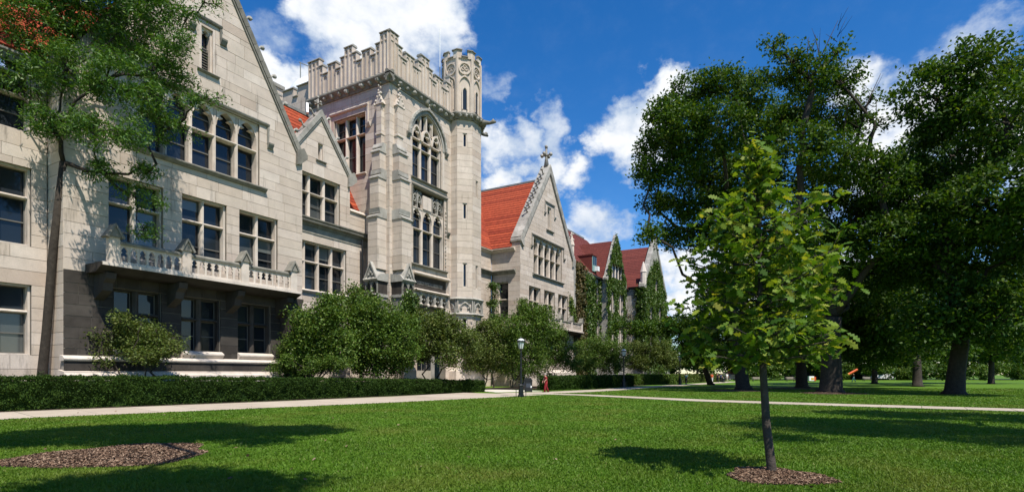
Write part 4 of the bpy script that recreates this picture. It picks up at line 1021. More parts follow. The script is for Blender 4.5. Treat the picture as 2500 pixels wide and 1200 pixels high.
def ivy_hall():
    th = thing('ivy_hall', 'far stone hall under brown red roofs, its walls covered in ivy', 'building', (100, 36, 0))
    f36, f34, f32 = ffront(36), ffront(34.6), ffront(32.4)
    def plain(fr, lf, rf, z0, z1, ops=(), seed=1):
        ashlar(th, fr, lf, rf, z0, z1, ops, ch=.8, seed=seed, mat='limestone_soot', L=(1, 2.2))
    W = [(90.9, 94.0)]
    f35 = ffront(34.9); plain(f35, 79.5, 88.6, 0, 18.4, (), 69); plain(fright(88.6), 34.9, 36, 0, 18.4, (), 70); MB().box(_id, 79.5, 88.6, 34.95, 36, 18.35, 18.7).build('bay_cap', 'limestone_old', th)
    ops = [(a, b, z, z + h) for a, b in W for z, h in ((3, 3.4), (8, 3.8), (13.4, 4.2))]
    plain(f36, 78.4, 110, 0, 18.8, ops, 61)
    for o in ops: window(th, f36, *o, 2, (), mull=.25, blind=0, depth=.3)
    roof(th, (78.4, 35.5, 18.8), (112, 35.5, 18.8), (78.4, 45.6, 30.4), (112, 45.6, 30.4), 24, 'roof_slate', objs=False)
    MB().box(_id, 78.4, 110, 45.4, 45.8, 30.3, 30.6).build('ridge_cap', 'lead', th)
    MB().profile(f36, 78.4, 110, [(0, 18.4), (.5, 18.5), (.55, 18.8), (0, 18.8)]).build('gutter', 'black_metal', th)
    c = MB().box(_id, 82.5, 84.6, 45, 47, 29, 33.2).build('chimney', 'limestone', th); MB().box(_id, 82.3, 84.8, 44.8, 47.2, 33.2, 33.6).build('chimney_cap', 'limestone_old', c)
    # corner pinnacle next to the right gabled wing
    m = MB().box(_id, 79.0, 80.0, 34.4, 36, 0, 19.5); m.build('pinnacle_buttress', 'limestone_soot', th)
    m = MB().lathe((79.5, 34.9, 19.5), [(.55, 0), (.55, .3), (.4, .5), (.4, 2.0), (.5, 2.1), (.12, 3.7), (.2, 3.9), (.02, 4.2)], 8)
    for i in range(8): m.blob((79.5 + .3 * math.cos(i * PI / 2), 34.9 + .3 * math.sin(i * PI / 2), 21.8 + .22 * i), .14, i)
    m.build('pinnacle', 'limestone_trim', th)
    # dormer
    d = Fr((0, 35.9), (1, 0), (0, -1)); dm = MB().box(d, 90.2, 92.4, -3, .1, 19.3, 22.2).build('dormer', 'roof_slate', th)
    MB().box(d, 90.1, 92.5, -3.5, .3, 22.2, 22.4).build('dormer_roof', 'roof_slate', dm); MB().box(d, 90.35, 92.25, .1, .2, 19.5, 22.1).build('window_frame', 'copper', dm)
    for i in range(2): MB().box(d, 90.5 + .9 * i, 91.2 + .9 * i, .2, .24, 20.6, 22.0).build('pane', 'glass', dm)
    MB().box(d, 91.3, 92.1, .2, .8, 19.6, 20.4).build('air_conditioner', 'white_paint', dm)
    # gabled bay
    G0, G1, GC, ZE, ZA = 94.6, 104.4, 99.5, 18.6, 26.8; k = (ZA - ZE) / (G1 - GC)
    w3 = [(96.2, 102.8, 19.0, 22.0), (95.8, 97.9, 12.6, 16.8), (100.2, 103.4, 12.6, 16.8), (95.8, 97.9, 6, 10.4), (100.2, 103.4, 6, 10.4)]
    plain(f34, lambda z: G0 if z < ZE else min(GC - .05, G0 + (z - ZE) / k), lambda z: G1 if z < ZE else max(GC + .05, G1 - (z - ZE) / k), 0, ZA - .3, w3, 62)
    plain(fleft(G0), 34.6, 36, 0, 18.6, (), 63)
    for o in w3: window(th, f34, *o, 4 if o[1] - o[0] > 5 else 3 if o[1] - o[0] > 3 else 2, (), mull=.35, blind=0, depth=.3)
    gable_coping(th, f34, G0, G1, ZE, GC, ZA, w=.4, crockets=0, d0=-.6)
    for s, e in ((-1, G0), (1, G1)): roof(th, (e - .2 * -s, 35.1, ZE - .1), (e - .2 * -s, 36, ZE - .1), (GC, 35.1, ZA - .3), (GC, 42.4, ZA - .3), 18, 'roof_slate', objs=False)
    # projecting gabled block
    A, B, UC, ZE, ZA = 109.9, 126.8, 118.3, 19.2, 29.6; k = (ZA - ZE) / (B - UC)
    ops = [(113, 115.6, 12.5, 16.5), (120, 122.6, 12.5, 16.5), (113, 115.6, 6, 10), (120, 122.6, 6, 10), (116.9, 119.6, 19, 22)]
    plain(f32, lambda z: A if z < ZE else min(UC - .05, A + (z - ZE) / k), lambda z: B if z < ZE else max(UC + .05, B - (z - ZE) / k), 0, ZA - .3, ops, 64)
    plain(fleft(A), 32.4, 37, 0, ZE, (), 65); plain(fright(B), 32.4, 40, 0, ZE, (), 66)
    for o in ops: window(th, f32, *o, 2, (), mull=.35, blind=.8, depth=.3)
    gable_coping(th, f32, A, B, ZE, UC, ZA, w=.7, crockets=0, d0=-.9, mat='limestone_soot'); finial(th, f32.p(UC, -.4, ZA + .7), 1.6)
    MB().lathe((A + .2, 32.6, 19.0), [(.6, 0), (.6, 3), (.7, 3.1), (.1, 5.2)], 8).build('pinnacle', 'limestone_trim', th)
    for e in (A - .4, B + .4): roof(th, (e, 33.2, ZE), (e, 46, ZE), (UC, 33.2, ZA - .7), (UC, 46, ZA - .7), 24, 'roof_slate', objs=False)
    MB().profile(fleft(A), 33.2, 37, [(0, 18.8), (.45, 18.9), (.5, 19.2), (0, 19.2)]).build('gutter', 'black_metal', th)
    plain(ffront(34.5), 126.8, 139, 0, 15.2, (), 67); roof(th, (126.8, 34.1, 15.2), (139.2, 34.1, 15.2), (126.8, 39, 20), (136, 39, 20), 8, 'roof_slate', objs=False)
    MB().lathe((129, 34.2, 0), [(.7, 0), (.7, 19.5), (.8, 19.7), (.8, 20.2), (.1, 22.4)], 8).build('pinnacle', 'limestone_soot', th)
    finish_stones(th, 0)
    g = lambda a, b: (lambda s, z: z < 18.6 + (1 - abs(s - a) / b) * 9)
    ivy('brown and dying ivy on the corner column beside the right gabled wing', f35, 9000, 'ivy_leaf_brown', [(79.8, 84.2, 1, 19.0)], .34, .9)
    ivy('dense green ivy on the hall wall just past the brown ivy', f35, 13000, 'ivy_leaf', [(83.6, 88.8, .5, 17.8)], .36, .7)
    ivy('green ivy hiding the small gable of the far hall', f34, 17000, 'ivy_leaf', [(94.4, 104.6, 16.5, 27.5, g(99.5, 5.4)), (98.1, 100.1, 2, 17), (94.4, 95.7, 3, 17), (103.2, 104.5, 6, 17), (95.7, 103.4, 10.6, 12.4)], .34, .3, holes=[(96.4, 102.6, 19.2, 21.9), (95.9, 97.8, 12.7, 16.7), (100.3, 103.2, 12.7, 16.7), (95.9, 97.8, 6.1, 10.3), (100.3, 103.2, 6.1, 10.3)])
    ivy('tall green ivy curtain on the projecting gabled block of the far hall', f32, 30000, 'ivy_leaf', [(110, 126.8, 2, 25.5, lambda s, z: z < 19 + (1 - abs(s - 118.3) / 8.6) * 7.5)], .4, .35, holes=[(117.1, 119.4, 19.2, 21.8), (120.2, 122.4, 12.7, 16.3), (113.2, 115.4, 12.8, 15.5), (113.2, 115.4, 6.2, 9.8), (120.2, 122.4, 6.2, 9.8)])
    ivy('patchy ivy between the tall windows of the hall', f36, 9000, 'ivy_leaf', [(88.8, 90.8, 2, 18), (94.0, 94.6, 4, 18), (90.8, 94, 11.9, 13.3), (90.8, 94, 6.5, 8), (104.5, 107.2, 4, 17)], .36, .5)
    ivy('green ivy turning the corner of the projecting gabled block', fleft(109.9), 5200, 'ivy_leaf', [(32.4, 33.8, 3, 19)], .36, .6)
    ivy('thin bare vines and few leaves on the side wall of the gabled block', fleft(109.9), 900, 'ivy_leaf_brown', [(32.6, 36, 4, 16)], .3, .3)
    ivy('lime green ivy on the low end wall of the far hall', ffront(34.5), 8000, 'ivy_leaf_lime', [(129.5, 139, 3, 15.5)], .42, .6)


ivy_hall()
ivy('lime green ivy at the far edge of the right gabled wing', ffront(34), 1500, 'ivy_leaf_lime', [(76.4, 78.2, 8.5, 13)], .24, .4)
ivy('green ivy wrapped round the tower buttress base', ffront(31.7), 3200, 'ivy_leaf', [(36.3, 38.0, 4.5, 8.3)], .22, .4)
ivy('green ivy on the camera side of the tower buttress base', fleft(34.9), 2600, 'ivy_leaf', [(33.1, 34.8, 4, 8.2)], .22, .4)
ivy('ivy spire climbing the link wing wall beside the tower', ffront(35.6), 2600, 'shrub_leaf', [(33.9, 35.6, 3, 9.6, lambda s, z: abs(s - 34.8) < .95 - z * .09)], .2, .5)
ivy('green ivy over the end pier below the carved balcony', ffront(32.3), 3000, 'ivy_leaf', [(25.6, 27.2, .2, 4.4, lambda s, z: z < 4.3 - abs(s - 26.4) * .8)], .2, .35)
ivy('vine on the dark downpipe left of the right gabled wing', fleft(60.9), 900, 'ivy_leaf', [(37.2, 38.1, 4, 12.5)], .22, .3)


# ------------------------------------------------------------------ ground
def flat(name, pts, z, mat, **k):
    m = MB(); m.add([(p[0], p[1], z) for p in pts], [tuple(range(len(pts)))]); return m.build(name, mat, **k)


flat('ground', [(-400, -400), (900, -400), (900, 900), (-400, 900)], 0, 'lawn', kind='structure')


def ribbon(name, pts, w0, mat, z=.02, lift=.05):
    """A paved strip along a centre line with its own widths; slightly raised with a real edge."""
    m = MB(); L_, R_ = [], []
    P = [Vector((p[0], p[1], 0)) for p in pts]
    for i, p in enumerate(P):
        t = (P[min(i + 1, len(P) - 1)] - P[max(0, i - 1)]).normalized(); n = Vector((-t.y, t.x, 0)); w = w0[i] if isinstance(w0, (list, tuple)) else w0
        L_.append(p + n * w / 2); R_.append(p - n * w / 2)
    for i in range(len(P) - 1):
        n = max(1, int((P[i + 1] - P[i]).length / 1.6))
        for k in range(n):
            a, b = k / n, (k + 1) / n; g = .012
            ln = (P[i + 1] - P[i]).length; ga = g / ln
            q = [R_[i].lerp(R_[i + 1], a + ga), R_[i].lerp(R_[i + 1], b - ga), L_[i].lerp(L_[i + 1], b - ga), L_[i].lerp(L_[i + 1], a + ga)]
            yield q, z + rnd.uniform(-.002, .002)


def paving(name, pts, w, mat, z=.02):
    o = thing(name, '', '', (0, 0, 0)); del o['label'], o['category']; o['kind'] = 'structure'
    bm = MB()
    for i, (q, zz) in enumerate(ribbon(name, pts, w, mat, z)):
        m = MB(); m.add([v + Vector((0, 0, -.1)) for v in q] + [v + Vector((0, 0, zz)) for v in q], [(3, 2, 1, 0), (4, 5, 6, 7), (0, 1, 5, 4), (1, 2, 6, 5), (2, 3, 7, 6), (3, 0, 4, 7)])
        m.build('slab', mat, o)
    return o


def mid(a, b): return (a + b) / 2


NEAR = [(-260, 1036), (60, 1020.5), (350, 1008), (800, 989), (1040, 978), (1180, 971.5), (1262, 967.5)]
FAR = [(-260, 1017), (60, 1004), (350, 992.5), (800, 974.5), (1040, 964), (1140, 958.5), (1200, 955)]
gn = [ground(*p) for p in NEAR]; gf_ = [ground(*p) for p in FAR]
path_line = [mid(a, b) for a, b in zip(gn, gf_)]
path_w = [1.0] * len(gn)
for i in range(len(gn)):
    t = (path_line[min(i + 1, len(gn) - 1)] - path_line[max(0, i - 1)]).normalized(); path_w[i] = abs((gf_[i] - gn[i]).dot(Vector((-t.y, t.x, 0))))
print('path widths', [round(w, 2) for w in path_w])
p_main = paving('path', path_line, path_w, 'concrete')
far_pts = [(1230, 960), (1300, 959), (1400, 955.5), (1500, 950.2), (1560, 945), (1660, 939.6), (1790, 930.8)]
paving('path', [ground(*p) for p in far_pts], [4.2, 3.4, 3.0, 2.8, 2.6, 2.6, 2.6], 'concrete', .024)
cross = [(1300, 960), (1420, 963.5), (1700, 976.7), (1900, 983.5), (2150, 991), (2600, 1004)]
paving('path', [ground(*p) for p in cross], [1.6, 1.7, 2.2, 2.2, 2.2, 2.2], 'concrete', .028)
paving('path', [(44, 24.5), (45.5, 28), (45, 32)], [5.5, 4.8, 6.2], 'concrete_pale', .032)
flat('planting_bed', [(12, 29.9), (24.8, 28.2), (40.2, 26.6), (41.2, 31.5), (36, 31.6), (36, 35.6), (10, 35.6), (-6, 33)], .012, 'soil', kind='structure')
flat('planting_bed', [(49.5, 26.5), (60, 23), (84, 22.3), (128, 22), (128, 35), (80, 35), (79, 33.9), (50, 33.9)], .012, 'soil', kind='structure')


# ------------------------------------------------------------------ plants
def tree(name, label, base, lobes, mat, n, leaf, trunk_r, bark='bark', group=None, clump=.6, ratio=.55, up=.3, seed=1, stems=1, fork=None, sparse=1.0, cat='tree', lean=None, dead=(), limb=None):
    rr = np.random.default_rng(seed); base = Vector(base)
    th = thing(name, label, cat, base, group)
    zs = min(l[0].z - l[1] for l in lobes); top = max(l[0].z for l in lobes)
    fork_z = fork if fork is not None else max(.5, zs * .8 + .2)
    tr = MB()
    cen = np.array([tuple(l[0]) for l in lobes]); mean = Vector(cen.mean(axis=0))
    w = np.array([l[1] ** 2 * (l[2] if len(l) > 2 else 1) for l in lobes]); w = w / w.sum(); P = []
    heads = []
    for s in range(stems):
        off = Vector((rr.normal(0, .25), rr.normal(0, .25), 0)) if stems > 1 else Vector((0, 0, 0))
        a = base + off * .5 - Vector((0, 0, .05)); hd = Vector((base.x, base.y, fork_z)) + (mean - base).to_2d().to_3d() * .25 + off * 2.2; heads.append(hd)
        r = trunk_r / (1 if stems == 1 else 1.5)
        tr.tube([a, a + (hd - a) * .06, a + (hd - a) * .3, a + (hd - a) * .65 + Vector((rr.normal(0, .04), rr.normal(0, .04), 0)) * fork_z * .3, hd], [r * 1.65, r * 1.15, r, r * .92, r * .85], 10)
    # boughs: every foliage mass hangs on the nearest bough that leads back to the trunk
    order = sorted(range(len(lobes)), key=lambda q: (Vector(lobes[q][0]) - heads[0]).length); par = {}; path = {}; done = []
    for q in order:
        cq = Vector(lobes[q][0]); best = None
        for e in [-1 - s for s in range(stems)] + done:
            pe = heads[-1 - e] if e < 0 else Vector(lobes[e][0]); pl = 0 if e < 0 else path[e]
            cost = (cq - pe).length + .55 * pl
            if best is None or cost < best[0]: best = (cost, e, pl + (cq - pe).length)
        par[q] = best[1]; path[q] = best[2]; done.append(q)
    kids = {q: 1 for q in order}
    for q in reversed(order):
        if par[q] >= 0: kids[par[q]] += kids[q]
    for li, l in enumerate(lobes):
        c, rad = Vector(l[0]), l[1]; dens = l[2] if len(l) > 2 else 1
        hd = heads[-1 - par[li]] if par[li] < 0 else Vector(lobes[par[li]][0])
        fk = (limb or .8); ra = trunk_r * fk * (kids[li] / len(lobes) * (1 if stems == 1 else stems)) ** .5; ra = min(max(ra, .02), trunk_r * .8); r0 = max(ra, .03); rb = max(.02, ra * .6)
        ln_ = (c - hd).length; jog = [Vector((rr.normal(0, .09), rr.normal(0, .09), rr.normal(0, .06))) * ln_ for _ in range(3)]
        sag = Vector((0, 0, -.06 * ln_)) if (c.z - hd.z) < (c - hd).to_2d().length else Vector((0, 0, .0))
        mid_ = hd.lerp(c, .55) + jog[1] + sag
        tr.tube([hd, hd.lerp(c, .28) + jog[0] * .7 + sag * .7, mid_, hd.lerp(c, .8) + jog[2] * .6, c], [ra, ra * .92, ra * .84, ra * .72, rb], 7)
        k = int(n * w[li]); nc = max(6, int(k / 55))
        d = rr.normal(size=(nc, 3)); d /= np.linalg.norm(d, axis=1)[:, None]
        q = np.array(c) + d * (rad * rr.uniform(.25, 1, nc) ** .42)[:, None] * np.array((1, 1, .9))
        for j in range(min(nc, 9)):
            e = Vector(q[j]); m2 = c.lerp(e, .5) + Vector((0, 0, rr.normal(0, .08) * rad)); tr.tube([c.lerp(mid_, .15), m2, e], [min(r0 * .5, .06), min(r0 * .3, .04), .012], 4, False)
        i = rr.integers(0, nc, k); sg = clump * rr.uniform(.55, 1.25, nc)[i]
        p = q[i] + np.clip(rr.normal(size=(k, 3)), -1.7, 1.7) * sg[:, None] * np.array((1, 1, .62))
        P.append(p)
    for (p0, p1) in dead:
        p0, p1 = Vector(p0), Vector(p1); m_ = p0.lerp(p1, .5) + Vector((rr.normal(0, .4), rr.normal(0, .4), 0)); tr.tube([p0, m_, p1], [.09, .05, .015], 5)
        for j in range(6):
            q0 = p0.lerp(p1, rr.uniform(.35, .95)); q1 = q0 + Vector((rr.normal(0, .7), rr.normal(0, .7), rr.uniform(.4, 1.6))); tr.tube([q0, q0.lerp(q1, .5) + Vector((rr.normal(0, .1), 0, 0)), q1], [.03, .02, .008], 4)
    tr.build('trunk', bark, th, smooth=True)
    P = np.vstack(P); P = P[P[:, 2] > .1]
    leaf_mesh('crown', P, leaf, mat, th, up=up, ratio=ratio)
    return th


def lob(px, py, rpx, t, dens=1.0): return (dep(px, py, t), rpx * t / F, dens)


def big_trees():
    def spread(L_, t, dt, seed, k=1.0):
        r = random.Random(seed); return [lob(a, b, c * k, t + r.uniform(-dt, dt), *(d[0:1])) for a, b, c, *d in L_]
    b = ground(1815, 951)
    tree('oak_tree', 'tall dense oak with its round crown against blue sky, left of the dead topped oak', b,
         spread([(1625, 285, 55), (1690, 225, 55), (1760, 210, 55), (1830, 225, 60), (1600, 350, 55), (1670, 310, 70), (1760, 310, 80), (1850, 320, 80), (1590, 420, 50), (1660, 410, 60), (1740, 420, 80), (1830, 430, 90),
                 (1600, 500, 42), (1670, 500, 55), (1760, 510, 75), (1580, 565, 30), (1640, 575, 40), (1700, 580, 40), (1840, 540, 80), (1790, 600, 60)], 54, 4.5, 3, .86),
         'oak_leaf', 66000, .31, .62, group='old oaks on the lawn', clump=.55, seed=5, fork=8)
    b = ground(2028, 958)
    tree('oak_tree', 'huge thick trunked oak with thin dead twigs at its top right', b,
         spread([(1885, 118, 30, .6), (1930, 150, 45, .7), (1900, 190, 40, .7), (1975, 190, 60), (2045, 130, 35, .5), (2050, 200, 55), (1950, 260, 60), (2030, 280, 75), (2095, 310, 40, .6), (2135, 300, 34, .45), (2130, 230, 26, .3), (2115, 400, 60, .8), (2165, 440, 70, .9),
                 (1960, 360, 75), (2050, 390, 85), (1900, 300, 50), (2130, 480, 80), (1990, 470, 90), (2080, 540, 90), (2170, 580, 90), (1950, 560, 70), (2030, 620, 90), (2140, 660, 90), (2230, 480, 80), (2240, 640, 90)], 46, 4, 4, .84),
         'oak_leaf', 66000, .275, .8, group='old oaks on the lawn', clump=.5, seed=6, fork=6.5,
         dead=[(dep(2040, 200, 46), dep(2046, 50, 46)), (dep(1990, 200, 45), dep(1975, 90, 45)), (dep(2020, 220, 46), dep(1990, 85, 46)), (dep(2095, 330, 45), dep(2150, 180, 45)), (dep(2060, 420, 46), dep(2080, 190, 46)), (dep(2090, 380, 45), dep(2140, 240, 45))])
    b = ground(1958, 945.5)
    tree('oak_tree', 'shaded oak standing behind and between the two tallest oaks', b,
         spread([(1880, 650, 70), (1960, 690, 90), (2060, 730, 90), (1830, 740, 70), (2150, 760, 90), (1920, 790, 70), (2010, 820, 60), (2110, 840, 60), (1780, 690, 60), (1740, 760, 50), (1720, 820, 40), (1800, 820, 50), (2220, 830, 70)], 63, 5, 8),
         'oak_leaf', 52000, .42, .6, group='old oaks on the lawn', clump=.8, seed=7, fork=5)
    b = ground(2330, 962)
    tree('oak_tree', 'dark oak at the far right edge beyond the huge oak', b,
         spread([(2280, 240, 90), (2380, 180, 90), (2460, 300, 110), (2330, 380, 120), (2440, 480, 120), (2300, 560, 110), (2400, 640, 120), (2480, 760, 110), (2320, 740, 100), (2550, 200, 110), (2560, 560, 120), (2260, 800, 60)], 43, 4, 9),
         'oak_leaf', 66000, .33, .6, group='old oaks on the lawn', clump=.6, seed=8, fork=6)
    b = ground(2240, 943)  # oak added to shade the far lawn; it also fills the background
    tree('oak_tree', 'added shade oak standing far back between the huge oak and the right edge', b,
         spread([(2180, 420, 60), (2260, 380, 70), (2330, 460, 70), (2200, 540, 80), (2290, 580, 80), (2190, 680, 70), (2280, 720, 80), (2360, 700, 70), (2130, 790, 50), (2220, 820, 60), (2310, 830, 60), (2080, 850, 36), (2150, 860, 36)], 72, 5, 12),
         'oak_leaf', 40000, .42, .5, group='old oaks on the lawn', clump=.8, seed=14, fork=4)
    for px_, py_, lb_, sd_ in ((2135, 936, 'added far oak shading the lawn left of the white van', 71), (2420, 936.5, 'added far oak shading the right end of the lawn', 72)):  # two oaks added for their shadows on the far lawn
        b = ground(px_, py_)
        tree('oak_tree', lb_, b, spread([(px_ - 60, 700, 60), (px_ + 40, 680, 70), (px_ - 20, 760, 60), (px_ + 70, 780, 60), (px_ - 70, 800, 50), (px_ + 10, 830, 50), (px_ + 90, 840, 46), (px_ - 50, 850, 34)], 88, 5, sd_),
             'oak_leaf', 16000, .55, .4, group='old oaks on the lawn', clump=.9, seed=sd_, fork=4.5)
    b = ground(1735, 939)
    tree('oak_tree', 'low spreading dark tree crossing in front of the ivy hall', b,
         spread([(1500, 800, 14), (1545, 800, 18), (1590, 802, 20), (1635, 800, 24), (1680, 815, 34), (1720, 800, 40), (1700, 860, 36), (1745, 860, 34), (1660, 790, 24), (1800, 870, 36)], 78, 2, 10),
         'oak_leaf', 22000, .36, .4, group='old oaks on the lawn', clump=.5, seed=9, fork=3.2)
    # trees out of the picture above and beside the photographer; their shade lies on the lawn
    def over(px, py, h):
        g = ground(px, py); return Vector((g.x + SUN_H.x * h / math.tan(SUN_EL), g.y + SUN_H.y * h / math.tan(SUN_EL), h))
    tree('shade_tree', 'large tree beyond the left edge whose shade lies on the left lawn', ground(-190, 1117),
         [(over(430, 1045, 15), 1.7, 1), (over(560, 1055, 14), 1.7, 1), (over(690, 1050, 14.5), 1.3, 1), (over(770, 1052, 14), .7, 1), (over(380, 1070, 14), 1.2, 1), (over(640, 1075, 13.5), .6, 1), (over(440, 1195, 13), 1.0, 1), (over(600, 1190, 13.4), .8, 1), (over(300, 1190, 13), 1.4, 1), (over(200, 1060, 15), 2.4, 1)],
         'oak_leaf', 34000, .24, .4, clump=.35, seed=21, fork=9, limb=.5, group='trees that shade the lawn')
    tree('shade_tree', 'large tree beyond the right edge whose shade lies behind the sapling', (20.5, -9.5, 0),
         [(over(1890, 1040, 11.5), 1.2, 1), (over(2000, 1030, 12), 1.9, 1), (over(2100, 1050, 11.5), 1.8, 1), (over(2230, 1040, 12), 2.4, 1), (over(2150, 1010, 12.5), 2.2, 1), (over(2350, 1060, 12), 2.6, 1), (over(1900, 1068, 11), .7, 1), (over(2450, 1020, 13), 2.6, 1)],
         'oak_leaf', 34000, .24, .4, clump=.4, seed=22, fork=6, limb=.6, group='trees that shade the lawn')
    # locust whose fine leaves hang into the left edge
    T = 28.5
    b = dep(95, HY, T); b.z = 0
    tree('locust_tree', 'feathery bright green locust tree hanging into the upper left in front of the gable', b,
         [lob(375, 30, 52, T), lob(425, 100, 40, T - 1), lob(385, 170, 54, T), lob(365, 250, 50, T - 1), lob(455, 45, 26, T), lob(435, 190, 30, T + .5), lob(500, 238, 13, T - 1, 1.3), lob(535, 238, 8, T - 1, 1.3), lob(470, 248, 18, T - 1, 1.2), lob(530, 12, 9, T, .8), lob(500, 5, 14, T, .8), lob(395, 320, 30, T), lob(440, 300, 16, T - .5, .8), lob(470, 330, 10, T - .5, .8), lob(362, 420, 26, T, 1), lob(372, 490, 20, T, 1), lob(352, 560, 22, T, 1), lob(330, 480, 30, T, .8),
          lob(300, 60, 80, T + 1), lob(200, 20, 90, T + 1), lob(100, 70, 90, T), lob(270, 190, 66, T - 1.5), lob(160, 170, 70, T - 1), lob(50, 200, 70, T), lob(310, 320, 44, T - 2), lob(330, -80, 90, T), lob(150, -100, 110, T), lob(230, 320, 50, T - 2), lob(120, 300, 50, T - 1), lob(250, 420, 30, T - 1)],
         'locust_leaf', 60000, .22, .2, clump=.32, ratio=.28, up=.15, seed=31, fork=12.5, bark='bark', limb=.8)
    # small trees before the building
    def shrub(label, px, py_base, v, L_, mat, n, seed, stems=3, leaf=.19, name='crabapple_tree', clump=.42):
        a = (px - CX) / F; t = v / (S - a * C); base = dep(px, HY + CZ * F / t, t); r = random.Random(seed); ex = []
        for x, y, q, *d in L_:
            for _ in range(3):
                an = r.uniform(0, 2 * PI); ex.append((x + q * 1.15 * math.cos(an), min(y + q * .95 * math.sin(an) - q * .15, 905), q * r.uniform(.25, .42)))
        L_ = list(L_) + ex
        tree(name, label, (base.x, base.y, 0), [lob(x, y, q * 1.08, t + r.uniform(-1.0, 1.0), *d) for x, y, q, *d in L_], mat, int(n * 1.3), leaf, .09, 'bark', 'small trees along the facade', clump, seed=seed, stems=stems, fork=1.0)
    shrub('bushy small tree against the link wing at the end of the balcony', 775, 920, 31.6, [(760, 790, 32), (745, 840, 30), (800, 765, 34), (790, 815, 38), (735, 870, 26), (775, 870, 34), (820, 850, 36), (815, 735, 16)], 'shrub_leaf', 20000, 41)
    shrub('taller small tree with a pointed tip before the tower buttress', 900, 920, 31.0, [(870, 770, 36), (910, 775, 42), (950, 790, 40), (880, 830, 44), (940, 840, 46), (985, 810, 32), (865, 725, 16), (862, 700, 8), (985, 860, 34), (900, 880, 38), (955, 890, 28)], 'shrub_leaf', 26000, 42)
    shrub('olive green multi stemmed crabapple in front of the entrance', 1062, 922, 28.6, [(1040, 795, 28), (1080, 790, 30), (1020, 830, 26), (1065, 830, 36), (1110, 810, 30), (1125, 840, 28), (1030, 860, 24), (1090, 862, 28), (1150, 835, 18)], 'olive_leaf', 17000, 43)
    shrub('olive crabapple at the foot of the octagonal turret', 1178, 922, 30.5, [(1185, 885, 28), (1218, 885, 26), (1150, 890, 20), (1165, 830, 26), (1195, 810, 28), (1160, 865, 26), (1200, 850, 30), (1215, 800, 18)], 'olive_leaf', 14000, 44)
    shrub('dense rounded tree behind the street lamp nearest the camera', 1250, 940, 28.2, [(1240, 800, 34), (1285, 785, 36), (1230, 845, 34), (1275, 835, 40), (1325, 800, 34), (1250, 885, 30), (1300, 870, 32), (1205, 850, 22), (1290, 745, 10), (1278, 755, 12), (1315, 765, 22)], 'shrub_leaf', 24000, 45)
    shrub('wide dark small tree below the right wing balcony', 1345, 935, 28.4, [(1335, 840, 34), (1370, 850, 30), (1340, 885, 34), (1385, 880, 26), (1360, 815, 20), (1310, 905, 20), (1265, 905, 24)], 'shrub_leaf', 14000, 46)
    shrub('small tree before the brown ivy column of the hall', 1450, 930, 26.5, [(1430, 850, 24), (1470, 840, 26), (1495, 860, 26), (1445, 885, 24), (1480, 890, 24), (1415, 890, 18), (1510, 885, 20)], 'shrub_leaf', 13000, 47)
    shrub('small light green tree before the ivy curtain of the hall', 1580, 925, 25.5, [(1555, 860, 22), (1590, 850, 22), (1615, 865, 22), (1570, 885, 18), (1640, 880, 18), (1540, 885, 14)], 'olive_leaf', 11000, 48, leaf=.24)
    shrub('small green tree behind the farthest street lamp', 1680, 920, 22.5, [(1665, 880, 16), (1690, 875, 18), (1715, 885, 16), (1640, 890, 12)], 'shrub_leaf', 7000, 49, leaf=.26)
    shrub('small arching tree at the far left before the shaded ground floor', 345, 915, 32.4, [(365, 815, 26), (395, 835, 28), (345, 845, 34), (415, 855, 16), (375, 865, 24), (310, 820, 40), (260, 850, 40)], 'olive_leaf', 13000, 50, leaf=.14, clump=.34)
    shrub('rounded shrub in the bed left of the tower', 770, 915, 30.8, [(750, 885, 22), (785, 890, 24), (815, 890, 22), (700, 880, 16), (695, 850, 14), (690, 900, 18)], 'shrub_leaf', 9000, 51, leaf=.13, clump=.26)
    shrub('slender leafy shrub by the downpipe of the recessed bay', 1205, 900, 34.5, [(1203, 700, 8), (1200, 740, 9), (1208, 780, 10), (1195, 800, 10)], 'ivy_leaf', 2600, 52, leaf=.22, clump=.25, stems=1)
    shrub('tall spiky shrub against the right wing corner', 1275, 900, 32.2, [(1277, 735, 6), (1275, 755, 8), (1268, 775, 10), (1285, 775, 9), (1310, 775, 14), (1325, 790, 14)], 'shrub_leaf', 4200, 53, leaf=.2, clump=.25, stems=1)
    # far trees along the street
    for i, (px, t, top, wd, mt, lb) in enumerate([(1700, 150, 800, 60, 'oak_leaf', 'far dark street tree behind the farthest lamp'), (1850, 165, 790, 80, 'oak_leaf', 'far street tree between two oak trunks'), (1930, 140, 800, 50, 'shrub_leaf', 'far street tree left of the dark clad building'),
                                      (1985, 148, 790, 70, 'oak_leaf', 'far street tree right of the middle oak trunk'), (2055, 152, 770, 80, 'oak_leaf', 'far street tree above the work barrier'), (1780, 158, 800, 60, 'oak_leaf', 'far street tree above the maroon van'), (2120, 150, 770, 80, 'oak_leaf', 'far street tree above the parked van'), (2190, 146, 770, 80, 'oak_leaf', 'far street tree right of the parked white van'), (2260, 150, 760, 90, 'oak_leaf', 'far street tree at the right edge'), (2340, 150, 750, 90, 'oak_leaf', 'far street tree second from the right edge'), (2420, 150, 750, 100, 'oak_leaf', 'street tree third from the right edge'), (2500, 150, 760, 90, 'oak_leaf', 'farthest right street tree'), (1620, 160, 830, 40, 'oak_leaf', 'far street tree just past the ivy hall')]):
        b = dep(px, HY, t); b.z = 0; r = random.Random(i)
        tree('street_tree', lb, b, [lob(px + r.uniform(-.6, .6) * wd, top + 20 + (875 - top) * (j / 11), wd * .42, t + r.uniform(-4, 4)) for j in range(12)], mt, 10000, .8, .25, group='trees along the far street', clump=1.1, seed=60 + i, fork=3)


big_trees()


